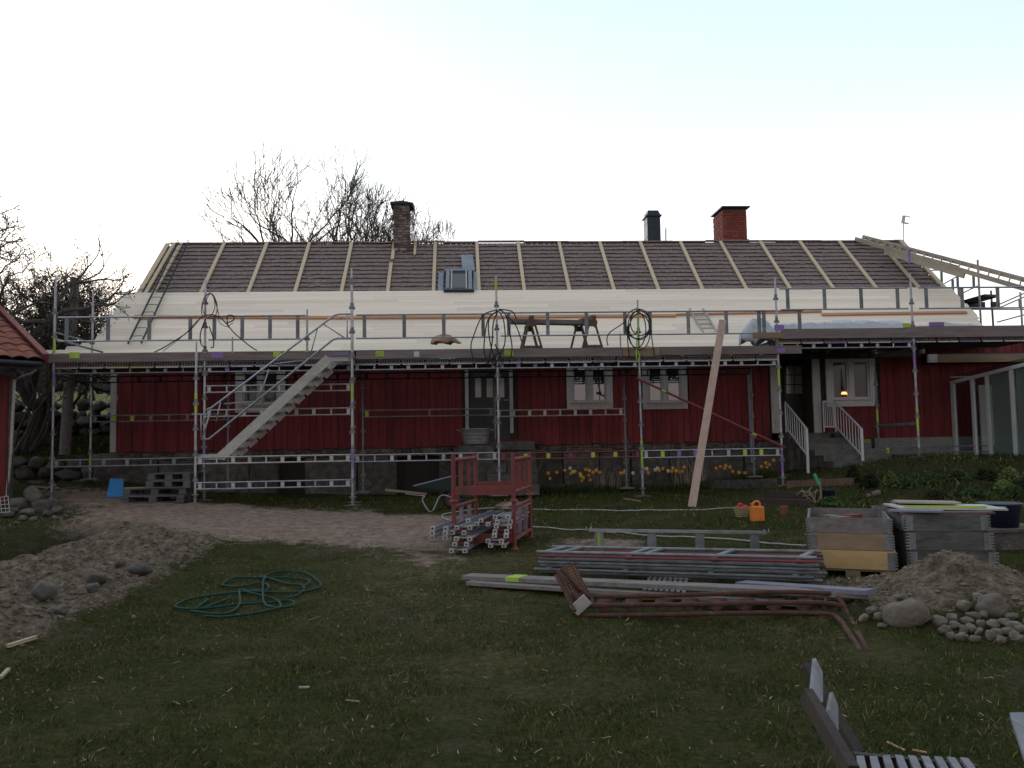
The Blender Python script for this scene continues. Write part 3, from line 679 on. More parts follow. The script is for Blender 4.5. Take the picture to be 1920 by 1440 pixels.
# corner boulder under the left end
stone('corner_stone', (XL-.15, YW+.1, .95), (1.0, .9, 1.15), house, m=found_m, seed=3, rz=.4)
# --- skylight
def skyl():
    s = empty('skylight', (0, 0, 0)); s.parent = house; OFF[s.name] = OFF[house.name]
    a, b_, c, d = onroof(833, 509, .15), onroof(888, 509, .15), onroof(889, 545, .15), onroof(832, 545, .15)
    def fr(p, q, w, m, n, h=.16): MB().bar(p-NRM*.02, q-NRM*.02, w, h, up=NRM).build(n, m, s)
    fr(a, b_, .1, metal_grey, 'frame'); fr(d, c, .12, metal_black, 'frame')
    sd = (b_-a).normalized()
    for k, w_ in ((0, .12), (1, .05)):
        fr(a+sd*(.1+.1*k), d+sd*(.1+.1*k), w_*.8, metal_grey if k == 0 else white_trim, 'frame'); fr(b_-sd*(.1+.1*k), c-sd*(.1+.1*k), w_*.8, metal_grey if k == 0 else white_trim, 'frame')
    MB().bar((a+b_)/2, (c+d)/2, (b_-a).length-.36, .02, up=NRM).build('pane', skylight_m, s)
    for p, q, w_ in (((827, 512), (826, 546), .14), ((893, 510), (892, 545), .14)):
        MB().bar(onroof(*p, .06), onroof(*q, .06), w_, .03, up=NRM).build('flashing', metal_grey, s)
    MB().bar(onroof(875, 478, .07), onroof(879, 508, .07), .34, .025, up=NRM).build('flashing', metal_grey, s)
    MB().bar(onroof(828, 550, .07), onroof(893, 550, .07), .12, .03, up=NRM).build('apron', metal_black, s)
skyl()
# --- chimneys
def brick_chimney(x0, x1, y0, y1, z0, z1, m, jm, name='chimney', bh=.075, bl=.25):
    core = MB().box(((x0+x1)/2, (y0+y1)/2, (z0+z1)/2), (x1-x0-.03, y1-y0-.03, z1-z0)).build(name, jm, house)
    n = int((z1-z0)/bh); r = random.Random(3)
    for i in range(n):
        z = z0+bh*(i+.5); odd = i % 2
        for (a, b_, fix, ax) in ((x0, x1, y0, 0), (y0, y1, x0, 1)) if True else ():
            c = a-(bl/2 if odd else 0)
            while c < b_-.02:
                s, e = max(c, a), min(c+bl-.012, b_); c += bl
                if e-s < .04: continue
                j = r.uniform(-.006, .006)
                if ax == 0: pbox('brick', m, ((s+e)/2, fix+.05+j, z), (e-s, .11, bh-.012), core)
                else: pbox('brick', m, (fix+.05+j, (s+e)/2, z), (.11, e-s, bh-.012), core)
    return core
# sooty left chimney standing in front of the ridge
cz0 = onroof(757, 475).z-.3; cy = onroof(757, 476).y
a = at(738, 420, cy); b_ = at(768.5, 420, cy); ctop = at(755, 383, cy).z
ch = brick_chimney(a.x, b_.x, cy, cy+.62, cz0, ctop, brick_old, mortar)
MB().prism([(a.x-.09, cy-.08, ctop+.0), (b_.x+.1, cy-.08, ctop+.0), (b_.x+.1, cy-.08, ctop+.03), ((a.x+b_.x)/2, cy-.08, ctop+.09), (a.x-.09, cy-.08, ctop+.05)], (0, .8, 0)).build('chimney_cap', metal_black, ch)
MB().prism([(b_.x+.02, cy-.06, ctop), (b_.x+.12, cy-.06, ctop), (b_.x+.14, cy-.06, ctop-.2)], (0, .7, 0)).build('chimney_cap', metal_black, ch)
# black sheet-metal chimney behind the ridge
cy = 24.7; a = at(1214, 430, cy); b_ = at(1238.5, 430, cy); zt2 = at(1225, 404, cy).z
c2 = MB().box(((a.x+b_.x)/2, cy+.25, (6.2+zt2)/2), (b_.x-a.x, .5, zt2-6.2)).build('chimney', metal_black, house)
MB().box(((a.x+b_.x)/2, cy+.25, zt2), (b_.x-a.x+.08, .6, .04)).prism([(a.x+.0, cy-.04, zt2+.02), (b_.x-.0, cy-.04, zt2+.02), (b_.x-.06, cy-.0, zt2+.16), (a.x+.03, cy-.0, zt2+.16)], (0, .55, 0)).build('chimney_cap', metal_black, c2)
for k in range(3): MB().box((a.x-.003, cy+.25, zt2-.2-.45*k), (.012, .5, .012)).build('seam', metal_grey, c2)
MB().tube(at(1248.5, 458, 24.2), at(1248.5, 428, 24.2), .018).build('vent_pipe', metal_black, house)
# red brick chimney behind the ridge
cy = 24.35; a = at(1356, 430, cy); b_ = at(1400.5, 430, cy); zt3 = at(1378, 391, cy).z
c3 = brick_chimney(a.x, b_.x, cy, cy+.95, 6.5, zt3, brick_red, mortar)
MB().box(((a.x+b_.x)/2, cy+.42, zt3+.02), (b_.x-a.x+.14, 1.16, .035)).build('chimney_cap', metal_black, c3)
MB().prism([(a.x-.0, cy-.03, 6.9), (a.x-.0, cy-.16, 6.9), (a.x-.0, cy-.03, at(1378, 449, cy).z)], (b_.x-a.x+.05, 0, 0)).build('flashing', red_steel, c3)
# --- annex with a flat eave running on to the right
ax0 = at(1742, 671, YW-.45).x; az0, az1 = at(1830, 679, YW-.45).z, at(1830, 664, YW-.45).z
pbox('annex_eave_board', tan_wood, ((ax0+19)/2, YW-.45, (az0+az1)/2), (19-ax0, .05, az1-az0), house)
pbox('annex_roof', metal_black, ((ax0+19)/2, YW+1.5, az1+.0), (19-ax0-.05, 3.9, .05), house)
pbox('annex_roof', dark_wood, ((ax0+19)/2, YW-.19, az0+.02), (19-ax0-.1, .42, .03), house)
pbox('gutter_end', white_clean, (at(1748, 672, YW-.5).x, YW-.5, (az0+az1)/2), (.22, .08, .2), house)
# --- glazed lean-to on the right, side screen coming forward from the wall
gx = at(1784, 780, YW).x; zg = at(1784, 716, YW).z
lt = empty('glass_lean_to', (gx, 18.6, gz(12, 18.6)), 'glazed lean-to with grey-white frame against the annex wall', 'conservatory')
ztop = lambda y: zg+(YW-y)*.075
zb = .75
def gpost(y, w): MB().box((gx+.02, y, (ztop(y)+zb)/2), (.06, w, ztop(y)-zb)).build('frame_post', white_clean, lt)
for y, w in ((20.16, .14), (19.35, .1), (18.78, .09), (17.9, .1), (17.0, .1)): gpost(y, w)
MB().bar((gx+.02, 20.2, ztop(20.2)-.03), (gx+.02, 16.6, ztop(16.6)-.03), .07, .08).build('top_rail', white_clean, lt)
MB().bar((gx+.02, 20.2, zb+.04), (gx+.02, 16.6, zb+.04), .07, .1).build('bottom_rail', white_clean, lt)
blind_m = pm('pale_blind', (.62, .66, .66), (.46, .5, .5), 1.2, .7, 0, .05); clear = bpy.data.materials.new('clear_glass'); clear.use_nodes = True; _t = clear.node_tree; _t.nodes.clear()
_o = N(_t, 'ShaderNodeOutputMaterial'); _m = N(_t, 'ShaderNodeMixShader'); _g = N(_t, 'ShaderNodeBsdfGlossy'); _g.inputs['Roughness'].default_value = .1; _g.inputs[0].default_value = (.8, .85, .85, 1); _tr = N(_t, 'ShaderNodeBsdfTransparent'); _tr.inputs[0].default_value = (.75, .8, .78, 1); _fr = N(_t, 'ShaderNodeFresnel'); _fr.inputs[0].default_value = 1.5
_m.inputs[0].default_value = .12; _t.links.new(_tr.outputs[0], _m.inputs[1]); _t.links.new(_g.outputs[0], _m.inputs[2]); _t.links.new(_m.outputs[0], _o.inputs[0])
for a, b_ in ((19.4, 20.09), (18.83, 19.3), (17.95, 18.73), (17.05, 17.85)):
    if b_ < 18.8: MB().box((gx+.09, (a+b_)/2, (zb+ztop(a))/2), (.02, b_-a, ztop(a)-zb-.2)).build('blind_panel', blind_m, lt)
    MB().add([(gx+.02, a, zb+.09), (gx+.02, b_, zb+.09), (gx+.02, b_, ztop(b_)-.08), (gx+.02, a, ztop(a)-.08), (gx+.03, a, zb+.09), (gx+.03, b_, zb+.09), (gx+.03, b_, ztop(b_)-.08), (gx+.03, a, ztop(a)-.08)], [(0, 1, 2, 3), (7, 6, 5, 4)]).build('pane', clear, lt)
MB().bar((gx+1.7, 20.2, ztop(20)+.1), (gx+1.7, 16.6, ztop(16.6)+.1), 3.4, .03).build('lean_to_roof', clear, lt)
# tall white doors standing inside, a shelf behind
wd = at(1862, 780, 19.75); q = empty('door_leaf_stack', (wd.x, 19.75, .7), 'tall white door leaf standing inside the glass lean-to', 'door')
for a, b_, dy in ((1838, 1868, 0), (1866, 1889, -.05)):
    u = px_rect(a, b_, 722, 874, 19.75+dy); MB().box(((u[0]+u[1])/2, 19.75+dy, (u[2]+u[3])/2), (u[1]-u[0], .05, u[3]-u[2])).build('panel', white_clean, q)
u = px_rect(1893, 1960, 728, 870, 19.95); bx = empty('storage_cabinet', ((u[0]+u[1])/2, 19.95, u[2]), 'dull grey cabinet at the right edge inside the lean-to', 'cabinet')
MB().box(((u[0]+u[1])/2, 19.95, (u[2]+u[3])/2), (u[1]-u[0], .3, u[3]-u[2])).build('body', concrete, bx); MB().box(((u[0]+u[1])/2-.2, 19.79, u[3]-.6), (.28, .02, .35)).build('picture_panel', stone_p, bx)
# --- centre stone steps
sp0 = at(878, 826, 19.9); sx0, sx1 = at(882, 850, 19.6).x, at(1000, 850, 19.6).x
st = empty('stone_steps', ((sx0+sx1)/2, 19.2, gz(1, 19)), 'rough stone steps below the dark centre door', 'steps')
zl = zs; nst = 5; g0 = .36; y0_ = YW-.05; yy = YW-1.05
MB().box(((sx0+sx1)/2, (yy+YW)/2, zl-.1), (sx1-sx0, YW-yy-.05, .2)).build('landing_slab', found_m, st)
MB().box(((sx0+sx1)/2, (yy+YW)/2+.04, (zl-.2+g0-.2)/2), (sx1-sx0-.08, YW-yy-.15, zl-.2-g0+.2)).build('landing_base', found_m, st)
for k in range(4):
    h = (zl-g0)/5; z1_ = zl-h*(k+1); ye = yy-.27*(k+1)
    for s in range(2):
        xa, xb_ = at(912, 870, 19).x, at(1004, 870, 19).x; xm = xa+(xb_-xa)*(.5+.1*(-1)**k)
        p, q = (xa, xm-.01) if s == 0 else (xm+.01, xb_)
        MB().box(((p+q)/2, ye+.16, z1_-h/2), (q-p, .34, h+.0-.008)).build('step_stone', found_m, st)
stone('step_stone', (sx0+.25, YW-.85, .95), (.7, .6, .75), st, m=found_m, seed=2)
# --- right-hand concrete stairs with white balustrades
zp = at(1500, 812, YW).z; concrete_d = pm('dark_concrete', (.15, .145, .135), (.08, .078, .072), 5, .95, 0, .4, dirt=(.05, .052, .04), damt=.4)
s2 = empty('entrance_stairs', (at(1560, 880, 18.8).x, 18.9, gz(8.3, 18.8)), 'dark concrete stairs with white balustrades rising to the recessed porch', 'stairs')
tx0, tx1 = at(1466, 830, YW).x, at(1590, 830, YW-.2).x
MB().box(((tx0+tx1)/2, YW+.15, (zp+.3)/2), (tx1-tx0, 1.2, zp-.3)).build('landing', found_m, s2)
nz = 5; zgd = gh((tx0+tx1)/2, 18.7)
for k in range(1, nz+1):
    z = zp-(zp-zgd)/(nz+.6)*k; y1_ = YW-.42-.3*(k-1)
    MB().box(((tx0+tx1)/2+.08*k, y1_-.16, z-.07), (tx1-tx0, .36, .14)).build('stair_tread', concrete_d, s2)
    MB().box(((tx0+tx1)/2+.08*k, y1_-.12, (z-.14+zgd-.2)/2), (tx1-tx0-.06, .26, max(.05, z-.14-zgd+.2))).build('riser_block', found_m, s2)
def balustrade(top_px, Ys, low, end_post, nb_):
    (ax, ay), (bx_, by) = top_px; p, q = at(ax, ay, Ys[0]), at(bx_, by, Ys[1])
    r_ = empty('railing', (0, 0, 0)); r_.parent = s2; OFF[r_.name] = OFF[s2.name]
    MB().tube(p, q, .026).build('handrail', white_clean, r_); dz = Vector((0, 0, -low)); MB().tube(p+dz, q+dz, .02).build('bottom_rail', white_clean, r_)
    for i in range(nb_+1):
        t = i/nb_; c = p.lerp(q, t); MB().tube(c, c+dz, .011, n=5).build('baluster', white_clean, r_)
    MB().tube(q+Vector((0, 0, .0)), q+Vector((0, 0, -end_post)), .035).build('newel_post', white_clean, r_)
    MB().tube(p, p+Vector((0, 0, -low-.12)), .02).build('newel_post', white_clean, r_)
balustrade(((1472, 754), (1512, 804)), (YW-.3, YW-1.75), .62, 1.0, 9)
balustrade(((1565, 753), (1615, 804)), (YW-.3, YW-1.75), .62, .95, 9)
balustrade(((1543, 753), (1564, 753)), (YW-.25, YW-.29), .62, .62, 6)
MB().box((at(1572, 818, YW-.5).x, YW-.5, at(1570, 822, YW-.5).z), (.32, .3, .25)).build('planter_box', metal_black, s2)
# downpipe and climber at the porch corner
pipe('downpipe', metal_grey, at(1403, 700, YW-.12), at(1410, 868, YW-.12), .035, house)
# ================================================================ SCAFFOLD
SX = [-8.396+3.05*k for k in range(7)]
YN = YS-.86                                  # outer plane of the stair bay
scaf = empty('scaffold', (0, YS, gz(0, YS)), 'long galvanised scaffold with plank deck and stair along the red farmhouse', 'scaffold')
couplers = {}
def coupler_mesh():
    if 'c' not in couplers:
        mb = MB().tube((0, 0, -.012), (0, 0, .012), .045, n=10).tube((0, 0, .02), (0, 0, .1), .034, n=8)
        mb.box((.04, 0, 0), (.03, .02, .05)).box((-.04, 0, 0), (.03, .02, .05))
        me = mb.mesh('coupler'); me.materials.append(galv_d); couplers['c'] = me
    return couplers['c']
def standard(x, y, ztop, zbot=None, paint=(), phase=.1, m=galv, r=.0242, plate=True, dz0=.0):
    zb = gh(x, y) if zbot is None else zbot
    p = MB().tube((x, y, zb+.02), (x, y, ztop-.22), r, n=10).tube((x, y, ztop-.22), (x, y, ztop), r*.72, n=8).build('standard', m, scaf)
    z = zb+.35+phase
    while z < ztop-.3:
        place(coupler_mesh(), 'coupler', Matrix.Translation((x, y, z)), p); z += .5
    for z0, z1, mt in paint: MB().tube((x, y, z0), (x, y, z1), r+.002, n=10).build('paint_band', mt, p)
    if plate:
        MB().box((x, y, zb+.012), (.16, .16, .012)).tube((x, y, zb+.018), (x, y, zb+.2), .03, n=8).tube((x, y, zb+.16), (x, y, zb+.18), .07, n=8).build('base_plate', galv_d, p)
        MB().box((x, y, zb-.01), (.34, .2, .035)).build('sole_board', gray_wood, p)
    return p
def zpx(px, py, Y): return at(px, py, Y).z
TOPS = [(103, 516), (392, 521), (665, 540), (930, 518), (1190, 562), (1449, 520), (1708, 512)]
PB = {0: [(2.9, 3.15, violet_p), (3.4, 3.9, green_p)], 3: [(4.75, 5.0, green_p)], 4: [(.95, 1.5, green_p)], 5: [(2.55, 3.1, green_p), (.75, 1.25, violet_p)], 6: [(2.9, 3.35, violet_p), (1.6, 2.1, green_p), (5.3, 5.6, violet_p)], 1: [(1.2, 1.7, violet_p)], 2: [(1.3, 1.9, green_p)]}
STD = []
for k, (tx_, ty_) in enumerate(TOPS):
    x = SX[k]; zb = None
    if k == 3: zb = gh(x, YS)+.12
    if k == 6: zb = gh(x, YS)
    STD.append(standard(x, YS, zpx(tx_, ty_, YS), zb, PB.get(k, ()), phase=rnd.uniform(0, .3)))
for k in range(7):                            # inner row by the wall
    if k == 0: zt_ = zpx(176, 548, YB)
    else: zt_ = 3.25
    x = SX[k]+(0 if k else 0); standard(x, YB, zt_, (gh(x, YB)+.12) if k != 3 else zs+.03, {0: [(1.1, 1.5, green_p)], 6: [(1.7, 2.15, green_p)]}.get(k, ()), phase=rnd.uniform(0, .3), m=galv_d if k else galv, plate=k not in (3,))
xn0, xn1 = at(367, 800, YN).x, at(660.5, 800, YN).x
standard(xn0, YN, zpx(370, 641, YN), None, [(2.2, 2.6, green_p)]); standard(xn1, YN, zpx(659, 503, YN), None, [(1.05, 1.5, violet_p), (2.45, 2.75, green_p)])
xm = at(576, 620, YS).x; standard(xm, YS, zpx(576, 580, YS), 3.3, [(3.33, 3.5, green_p)], plate=False)
for px, py, mt in ((436, 632, green_p), (1163, 625, green_p)):
    q = at(px, py, YS+.3); pipe('spigot', galv, (q.x, YS+.3, 3.3), (q.x, YS+.3, q.z), .016, scaf)
def lattice(x0, x1, y, zt_, dz=.145, m=galv, struts=9, colors=None, y1=None, zt1=None, flat=False, skip_end=False):
    """two chords with short uprights between them"""
    zt1 = zt_ if zt1 is None else zt1; y1 = y if y1 is None else y1
    a, b_ = Vector((x0, y, zt_)), Vector((x1, y1, zt1)); D = Vector((0, 0, -dz))
    ch = MB().tube(a, b_, .016, n=8).tube(a+D, b_+D, .016, n=8).build('lattice_beam', m, scaf)
    L = (b_-a).length
    for i in range(struts):
        t = (.03+.94*i/(struts-1)); wd_ = (.07 if i % 3 != 1 else .03); mt = m
        if colors and i in colors: mt = colors[i]; wd_ = .08
        c = a.lerp(b_, t)+D/2; pbox('strut', mt, c, (wd_, .018, dz), ch)
    return ch
def guard(x0, x1, y, zt_, zb, n=4, m=galv, zt1=None, w=.075):
    zt1 = zt_ if zt1 is None else zt1; dz = Vector((0, 0, zb-zt_)); a, b_ = Vector((x0, y, zt_)), Vector((x1, y, zt1))
    ch = MB().tube(a, b_, .019, n=8).tube(a+dz, b_+dz, .017, n=8).build('guard_rail', m, scaf)
    for i in range(n):
        t = .06+.86*i/(n-1); c = a.lerp(b_, t)+dz/2; pbox('upright', violet_dull if (x0 < -6 and i == 1) else galv_d, c, (w, .02, abs(zb-zt_)), ch)
    return ch
violet_dull = pm('faded_violet_steel', (.21, .195, .27), (.13, .125, .17), 6, .5, .3, .05)
ZR, ZM, ZD = 4.25, 3.755, 3.33
for k in range(5):
    x0, x1 = SX[k]+.08, SX[k+1]-.06
    if k == 1: x1 = xm-.03
    guard(x0, x1, YS-.035, ZR+(.0 if k < 3 else .02), ZM+(.0 if k < 3 else .02), 4)
# upper section on the right: raised deck
ZU = at(1600, 632, YS).z
zr1, zr0 = at(1600, 541, YS).z, at(1600, 580, YS).z
guard(SX[5]+.08, SX[6]-.1, YS-.035, zr1, zr0, 4); guard(SX[6]+.15, SX[6]+3.0, YS-.035, zr1, zr0, 4)
guard(SX[4]+2.6, SX[5]+.6, YS+.01, 4.27, 3.78, 2)
# low and middle beams, outer row
def zmid(px, py, Y=YS): return at(px, py, Y).z
C_g = {6: green_p, 8: green_p}; C_v = {2: violet_p, 3: violet_p, 1: green_p, 6: green_p, 7: green_p}
lattice(SX[0], SX[1]-.05, YS, zmid(220, 861), .135, galv_d, 7)
lattice(SX[1], SX[2], YS, zmid(520, 722), .135, alu, 9); lattice(SX[1], SX[2], YS, zmid(520, 767), .135, alu, 9)
lattice(SX[2], SX[3], YS, zmid(800, 851), .14, galv, 9)
lattice(SX[3], SX[4], YS, zmid(1065, 848), .125, red_steel_d, 7, {1: green_p, 4: green_p, 5: green_p, 2: green_p})
lattice(SX[4], SX[5], YS, zmid(1330, 843), .15, galv, 9, C_v)
lattice(xn0, xn1, YN, zmid(510, 902.5, YN), .125, galv, 10); lattice(xn0, xn1, YN, zmid(550, 854.5, YN), .125, alu, 10)
# inner row
lattice(SX[0], SX[1], YB, zmid(300, 778, YB), .135, galv_d, 8, {1: green_p, 2: green_p})
lattice(SX[2], SX[3], YB, zmid(800, 768, YB), .15, galv_d, 3, {0: green_p}); lattice(SX[3], SX[4], YB, zmid(1050, 768, YB), .14, alu, 9)
lattice(SX[6]+.1, SX[6]+2.9, YB-.05, zmid(1830, 836, YB), .14, galv_d, 3, {0: green_p})
for k in range(7):                            # below the deck
    zz = 3.22 if k < 5 else ZU-.1
    if k < 6: lattice(SX[k], SX[k+1], YS+.02, zz, .13, galv if k else galv_d, 9, {1: violet_p, 2: violet_p} if k in (1, 3) else None); lattice(SX[k], SX[k+1], YB, zz-.06, .13, metal_black, 7)  # inner beams coloured black, standing in for shaded silhouettes under the deck
    a, b_ = (SX[k], YS, zz-.02), (SX[k], YB, zz-.05)
    MB().tube(a, b_, .018, n=8).tube((a[0], a[1], a[2]-.13), (b_[0], b_[1], b_[2]-.13), .018, n=8).build('transom', galv_d, scaf)
a = Vector((SX[6], YS, at(1727, 793, YS).z)); MB().tube(a, (SX[6], YB, a.z-.02), .022).tube(a+Vector((0, 0, -.03)), (SX[6], YB, a.z-.04), .02).build('transom', galv_d, scaf)
# rails at the left end
a, b_ = Vector((SX[0], YS, 3.95)), Vector((SX[0], YB, 3.93))
MB().tube(a, b_, .016).tube(a-Vector((0, 0, .45)), b_-Vector((0, 0, .45)), .016).build('end_guard_rail', galv, scaf)
MB().tube(at(104, 636, YS), at(192, 660, YB), .024).tube(at(104, 636, YS), at(98, 668, YS), .02).build('end_brace', galv, scaf)
# decks: planks laid across, each with a hooked corrugated end
def deck_plank_mesh(mt):
    k = ('d', mt.name)
    if k not in _unit:
        mb = MB().box((0, 0, -.012), (.49, 1, .022)); mb.box((0, -.5, -.1), (.47, .015, .014))
        for i in range(9): mb.box((-.21+.0525*i, -.49, -.05), (.02, .03, .09))
        for i in range(4): mb.box((-.2+.133*i, .02, -.05), (.02, .92, .06))
        me = mb.mesh('deck_plank'); me.materials.append(mt); _unit[k] = me
    return _unit[k]
for k in range(7):
    for j in range(6):
        x = SX[k]+.26+.508*j
        if x > SX[6]+2.9: continue
        if k == 1 and j >= 7: continue
        z = ZD-.02 if k < 5 else ZU-.01
        lip = rnd.choice((galv, galv_d, galv, alu)) if not (k == 0 and j in (2, 3)) else yellow_wood
        lip = violet_p if (k in (5, 6) and j % 3 == 2) else lip
        if k == 5 and j == 0: lip = yellow_wood
        o = place(deck_plank_mesh(galv_d if lip is galv_d else gray_wood), 'deck_plank', Matrix.Translation((x, (YS+YB)/2+.02, z)) @ Matrix.Diagonal((1, YB-YS+.05, 1, 1)), scaf)
        pbox('plank_lip', lip, (x, YS-.032, z-.115), (.46, .02, .022), scaf)
# extra planks between the inner row and the upper-right deck edge
for j in range(6): pbox('deck_plank', gray_wood, (SX[5]+.3+.5*j, YB+.3, ZU-.03), (.48, .5, .04), scaf)
# toe boards
def toe(px0, px1, y_, z0, z1, mt=toe_wood):
    a = at(px0, 660, y_).x; b_ = at(px1, 660, y_).x; o = pbox('toe_board', mt, ((a+b_)/2, y_, (z0+z1)/2), (b_-a, .028, z1-z0), scaf); return a, b_
zt0, zt1_ = at(700, 673, YS-.06).z, at(700, 657.5, YS-.06).z
toe(84, 374, YS-.06, zt0, zt1_); toe(375, 655, YS-.06, zt0+.005, zt1_-.01); toe(668, 912, YS-.06, zt0, zt1_+.01); toe(912, 1167, YS-.055, zt0+.0, zt1_+.01); toe(1168, 1237, YS-.07, zt0, zt1_, tan_wood); toe(1238, 1503, YS-.06, zt0+.01, zt1_+.01)
u0, u1 = at(1600, 633, YS-.06).z, at(1600, 613, YS-.06).z
toe(1413, 1470, YS-.07, u0-.0, u0+.13, tan_wood); toe(1465, 1700, YS-.06, u0-.01, u1-.03); toe(1700, 2060, YS-.055, u0-.01, u1+.0)
def patch(px0, px1, py0, py1, m, y_=YS-.078):
    r = px_rect(px0, px1, py0, py1, y_); pbox('paint_mark', m, ((r[0]+r[1])/2, y_, (r[2]+r[3])/2), (r[1]-r[0], .006, r[3]-r[2]), scaf)
for p in ((130, 149, 660.5, 672, green_p), (396, 419, 660, 671, violet_p), (512, 527, 659, 669.5, green_p), (704, 720, 658, 668.5, green_p), (945, 963, 656.5, 667, green_p), (1200, 1218, 655, 665, green_p), (1456, 1472, 652, 661, violet_p), (1452, 1470, 609, 620, violet_p), (1693, 1707, 606, 614, green_p), (1742, 1770, 604, 612, violet_p)): patch(*p)
patch(776, 786, 659, 669, white_clean)
# diagonal red brace
br = MB().tube(at(1194, 709, YS-.05), at(1471, 839, YS-.05), .027).build('diagonal_brace', red_steel, scaf)
for p, q in (((1240, 731), (1248, 735)), ((1410, 812), (1418, 816))): MB().tube(at(*p, YS-.05), at(*q, YS-.05), .03).build('paint_band', green_p, br)
# --- stair
zl_, zh_ = at(395, 853, YN+.08).z, at(630, 669, YN+.08).z
def stringer(y_, n):
    A, B, C, D_ = at(372, 857, YN+.08), at(414, 857, YN+.08), at(617, 672, YN+.08), at(657, 672, YN+.08)
    w = .15; mb = MB(); o = Vector((0, y_-(YN+.08), 0))
    mb.bar(A+o, B+o+Vector((.06, 0, 0)), .03, w*.7); mb.bar(B+o, C+o, .035, w*1.25); mb.bar(C+o, D_+o, .036, w*.75)
    return mb.build(n, alu, scaf), B, C
_, SB, SC_ = stringer(YN+.08, 'stringer'); stringer(YS-.12, 'stringer')
pbox('stair_landing', galv_d, ((at(372, 857, YN).x+SB.x)/2, (YN+YS)/2, SB.z+.03), (SB.x-at(372, 857, YN).x, .7, .03), scaf)
pbox('stair_landing', violet_p, ((SC_.x+at(657, 672, YN).x)/2+.02, (YN+YS)/2-.03, SC_.z+.06), (at(657, 672, YN).x-SC_.x+.02, .8, .03), scaf)
for i in range(1, 11):
    t = i/11; c = SB.lerp(SC_, t); pbox('stair_tread', alu, (c.x, (YN+YS)/2-.02, c.z-.0), (.24, YS-YN-.22, .035), scaf)
    pbox('tread_bracket', alu, (c.x+.07, YS-.16, c.z-.07), (.2, .03, .13), scaf, R=Matrix.Rotation(-math.atan2(SC_.z-SB.z, SC_.x-SB.x), 3, 'Y'))
def hr(pts, Y, r=.021, name='handrail'): return MB().path([at(x, y, Y) for x, y in pts], r, 8).build(name, galv, scaf, smooth=True)
h1 = [(386, 768), (396, 765), (627, 591), (636, 589), (660, 589)]; h2 = [(378, 824), (392, 823), (624, 637), (634, 634.5), (660, 634.5)]
hr(h1, YN); hr(h2, YN)
hr([(378, 824), (386, 800), (396, 765)], YN, .017, 'handrail_strut'); hr([(360, 777), (395, 777)], YN+.1, .018, 'handrail_strut'); hr([(377, 776), (377, 822)], YN, .015, 'handrail_strut')
for (p, q) in (((488, 744), (504, 692)), ((405, 790), (414, 752)), ((580, 673), (595, 617)), ((607, 608), (647, 634)), ((651, 591), (651, 634))): hr([p, q], YN, .013, 'handrail_strut')
hr([(420, 757), (478, 753)], YS-.05, .014, 'handrail_strut'); hr([(514, 682), (570, 676)], YS-.05, .014, 'handrail_strut')
# --- gable scaffold on the right, beyond the roof
gs = empty('gable_scaffold', (13.5, 22, gz(13, 22)), 'farther scaffold of green and violet frames behind the right gable', 'scaffold')
def gl(n, p, q, Y, r=.022, m=galv_d, Y2=None): pipe(n, m, at(*p, Y), at(*q, Y2 or Y), r, gs)
for x0, y0, x1, y1, Y, m in ((1833, 487, 1838, 604, 21.5, galv), (1858, 545, 1864, 604, 22.5, green_st := pm('faded_green_steel', (.2, .3, .2), (.14, .2, .15), 6, .6, .2, .05), ), (1913, 548, 1916, 606, 21.5, galv), (1766, 520, 1767, 575, 26.5, galv_d), (1795, 510, 1797, 560, 26, violet_dull)): 
    q = at(x1, y1, Y); pipe('standard', m, (q.x, Y, 1.0 if x0 > 1800 else 3.5), at(x0, y0, Y), .028, gs)
for p, q, Y in (((1735, 507), (1800, 506), 26), ((1758, 539), (1925, 539), 24), ((1800, 580), (1925, 580), 22.5), ((1765, 535), (1800, 515), 25), ((1800, 552), (1835, 535), 24.5), ((1875, 570), (1925, 548), 23), ((1876, 576), (1925, 555), 23), ((1870, 604), (1925, 589), 22), ((1750, 540), (1766, 528), 26)): gl('rail', p, q, Y, .018)
for x, y0, y1, Y, m in ((1765, 508, 537, 26, green_st), (1786, 524, 552, 25, galv_d), (1800, 538, 578, 24, green_st), (1825, 512, 538, 24, galv_d), (1795, 512, 538, 25, galv_d), (1871, 540, 578, 23, green_st), (1912, 560, 578, 22, galv_d)):
    a = at(x, y0, Y); b_ = at(x+1, y1, Y); bar('upright', m, a, b_, .02, .08, gs, up=(1, 0, 0))
bar('outrigger_plank', metal_black, at(1803, 570, 22.5), at(1860, 554, 21.5), .5, .06, gs); pbox('winch', metal_black, at(1822, 573, 22.5), (.6, .3, .16), gs)
pbox('bracket', brown_wood, at(1863, 571, 22), (.12, .1, .14), gs)
for k, (x0, x1) in enumerate(((1836, 1842), (1853, 1858), (1885, 1888), (1905, 1912))): bar('upright', galv_d, at((x0+x1)/2, 636, 22.5), at((x0+x1)/2, 664, 22.5), .03, .06, gs, up=(1, 0, 0))
gl('rail', (1828, 656), (1930, 653), 22.5, .016); gl('rail', (1850, 664), (1930, 650), 22.5, .014)
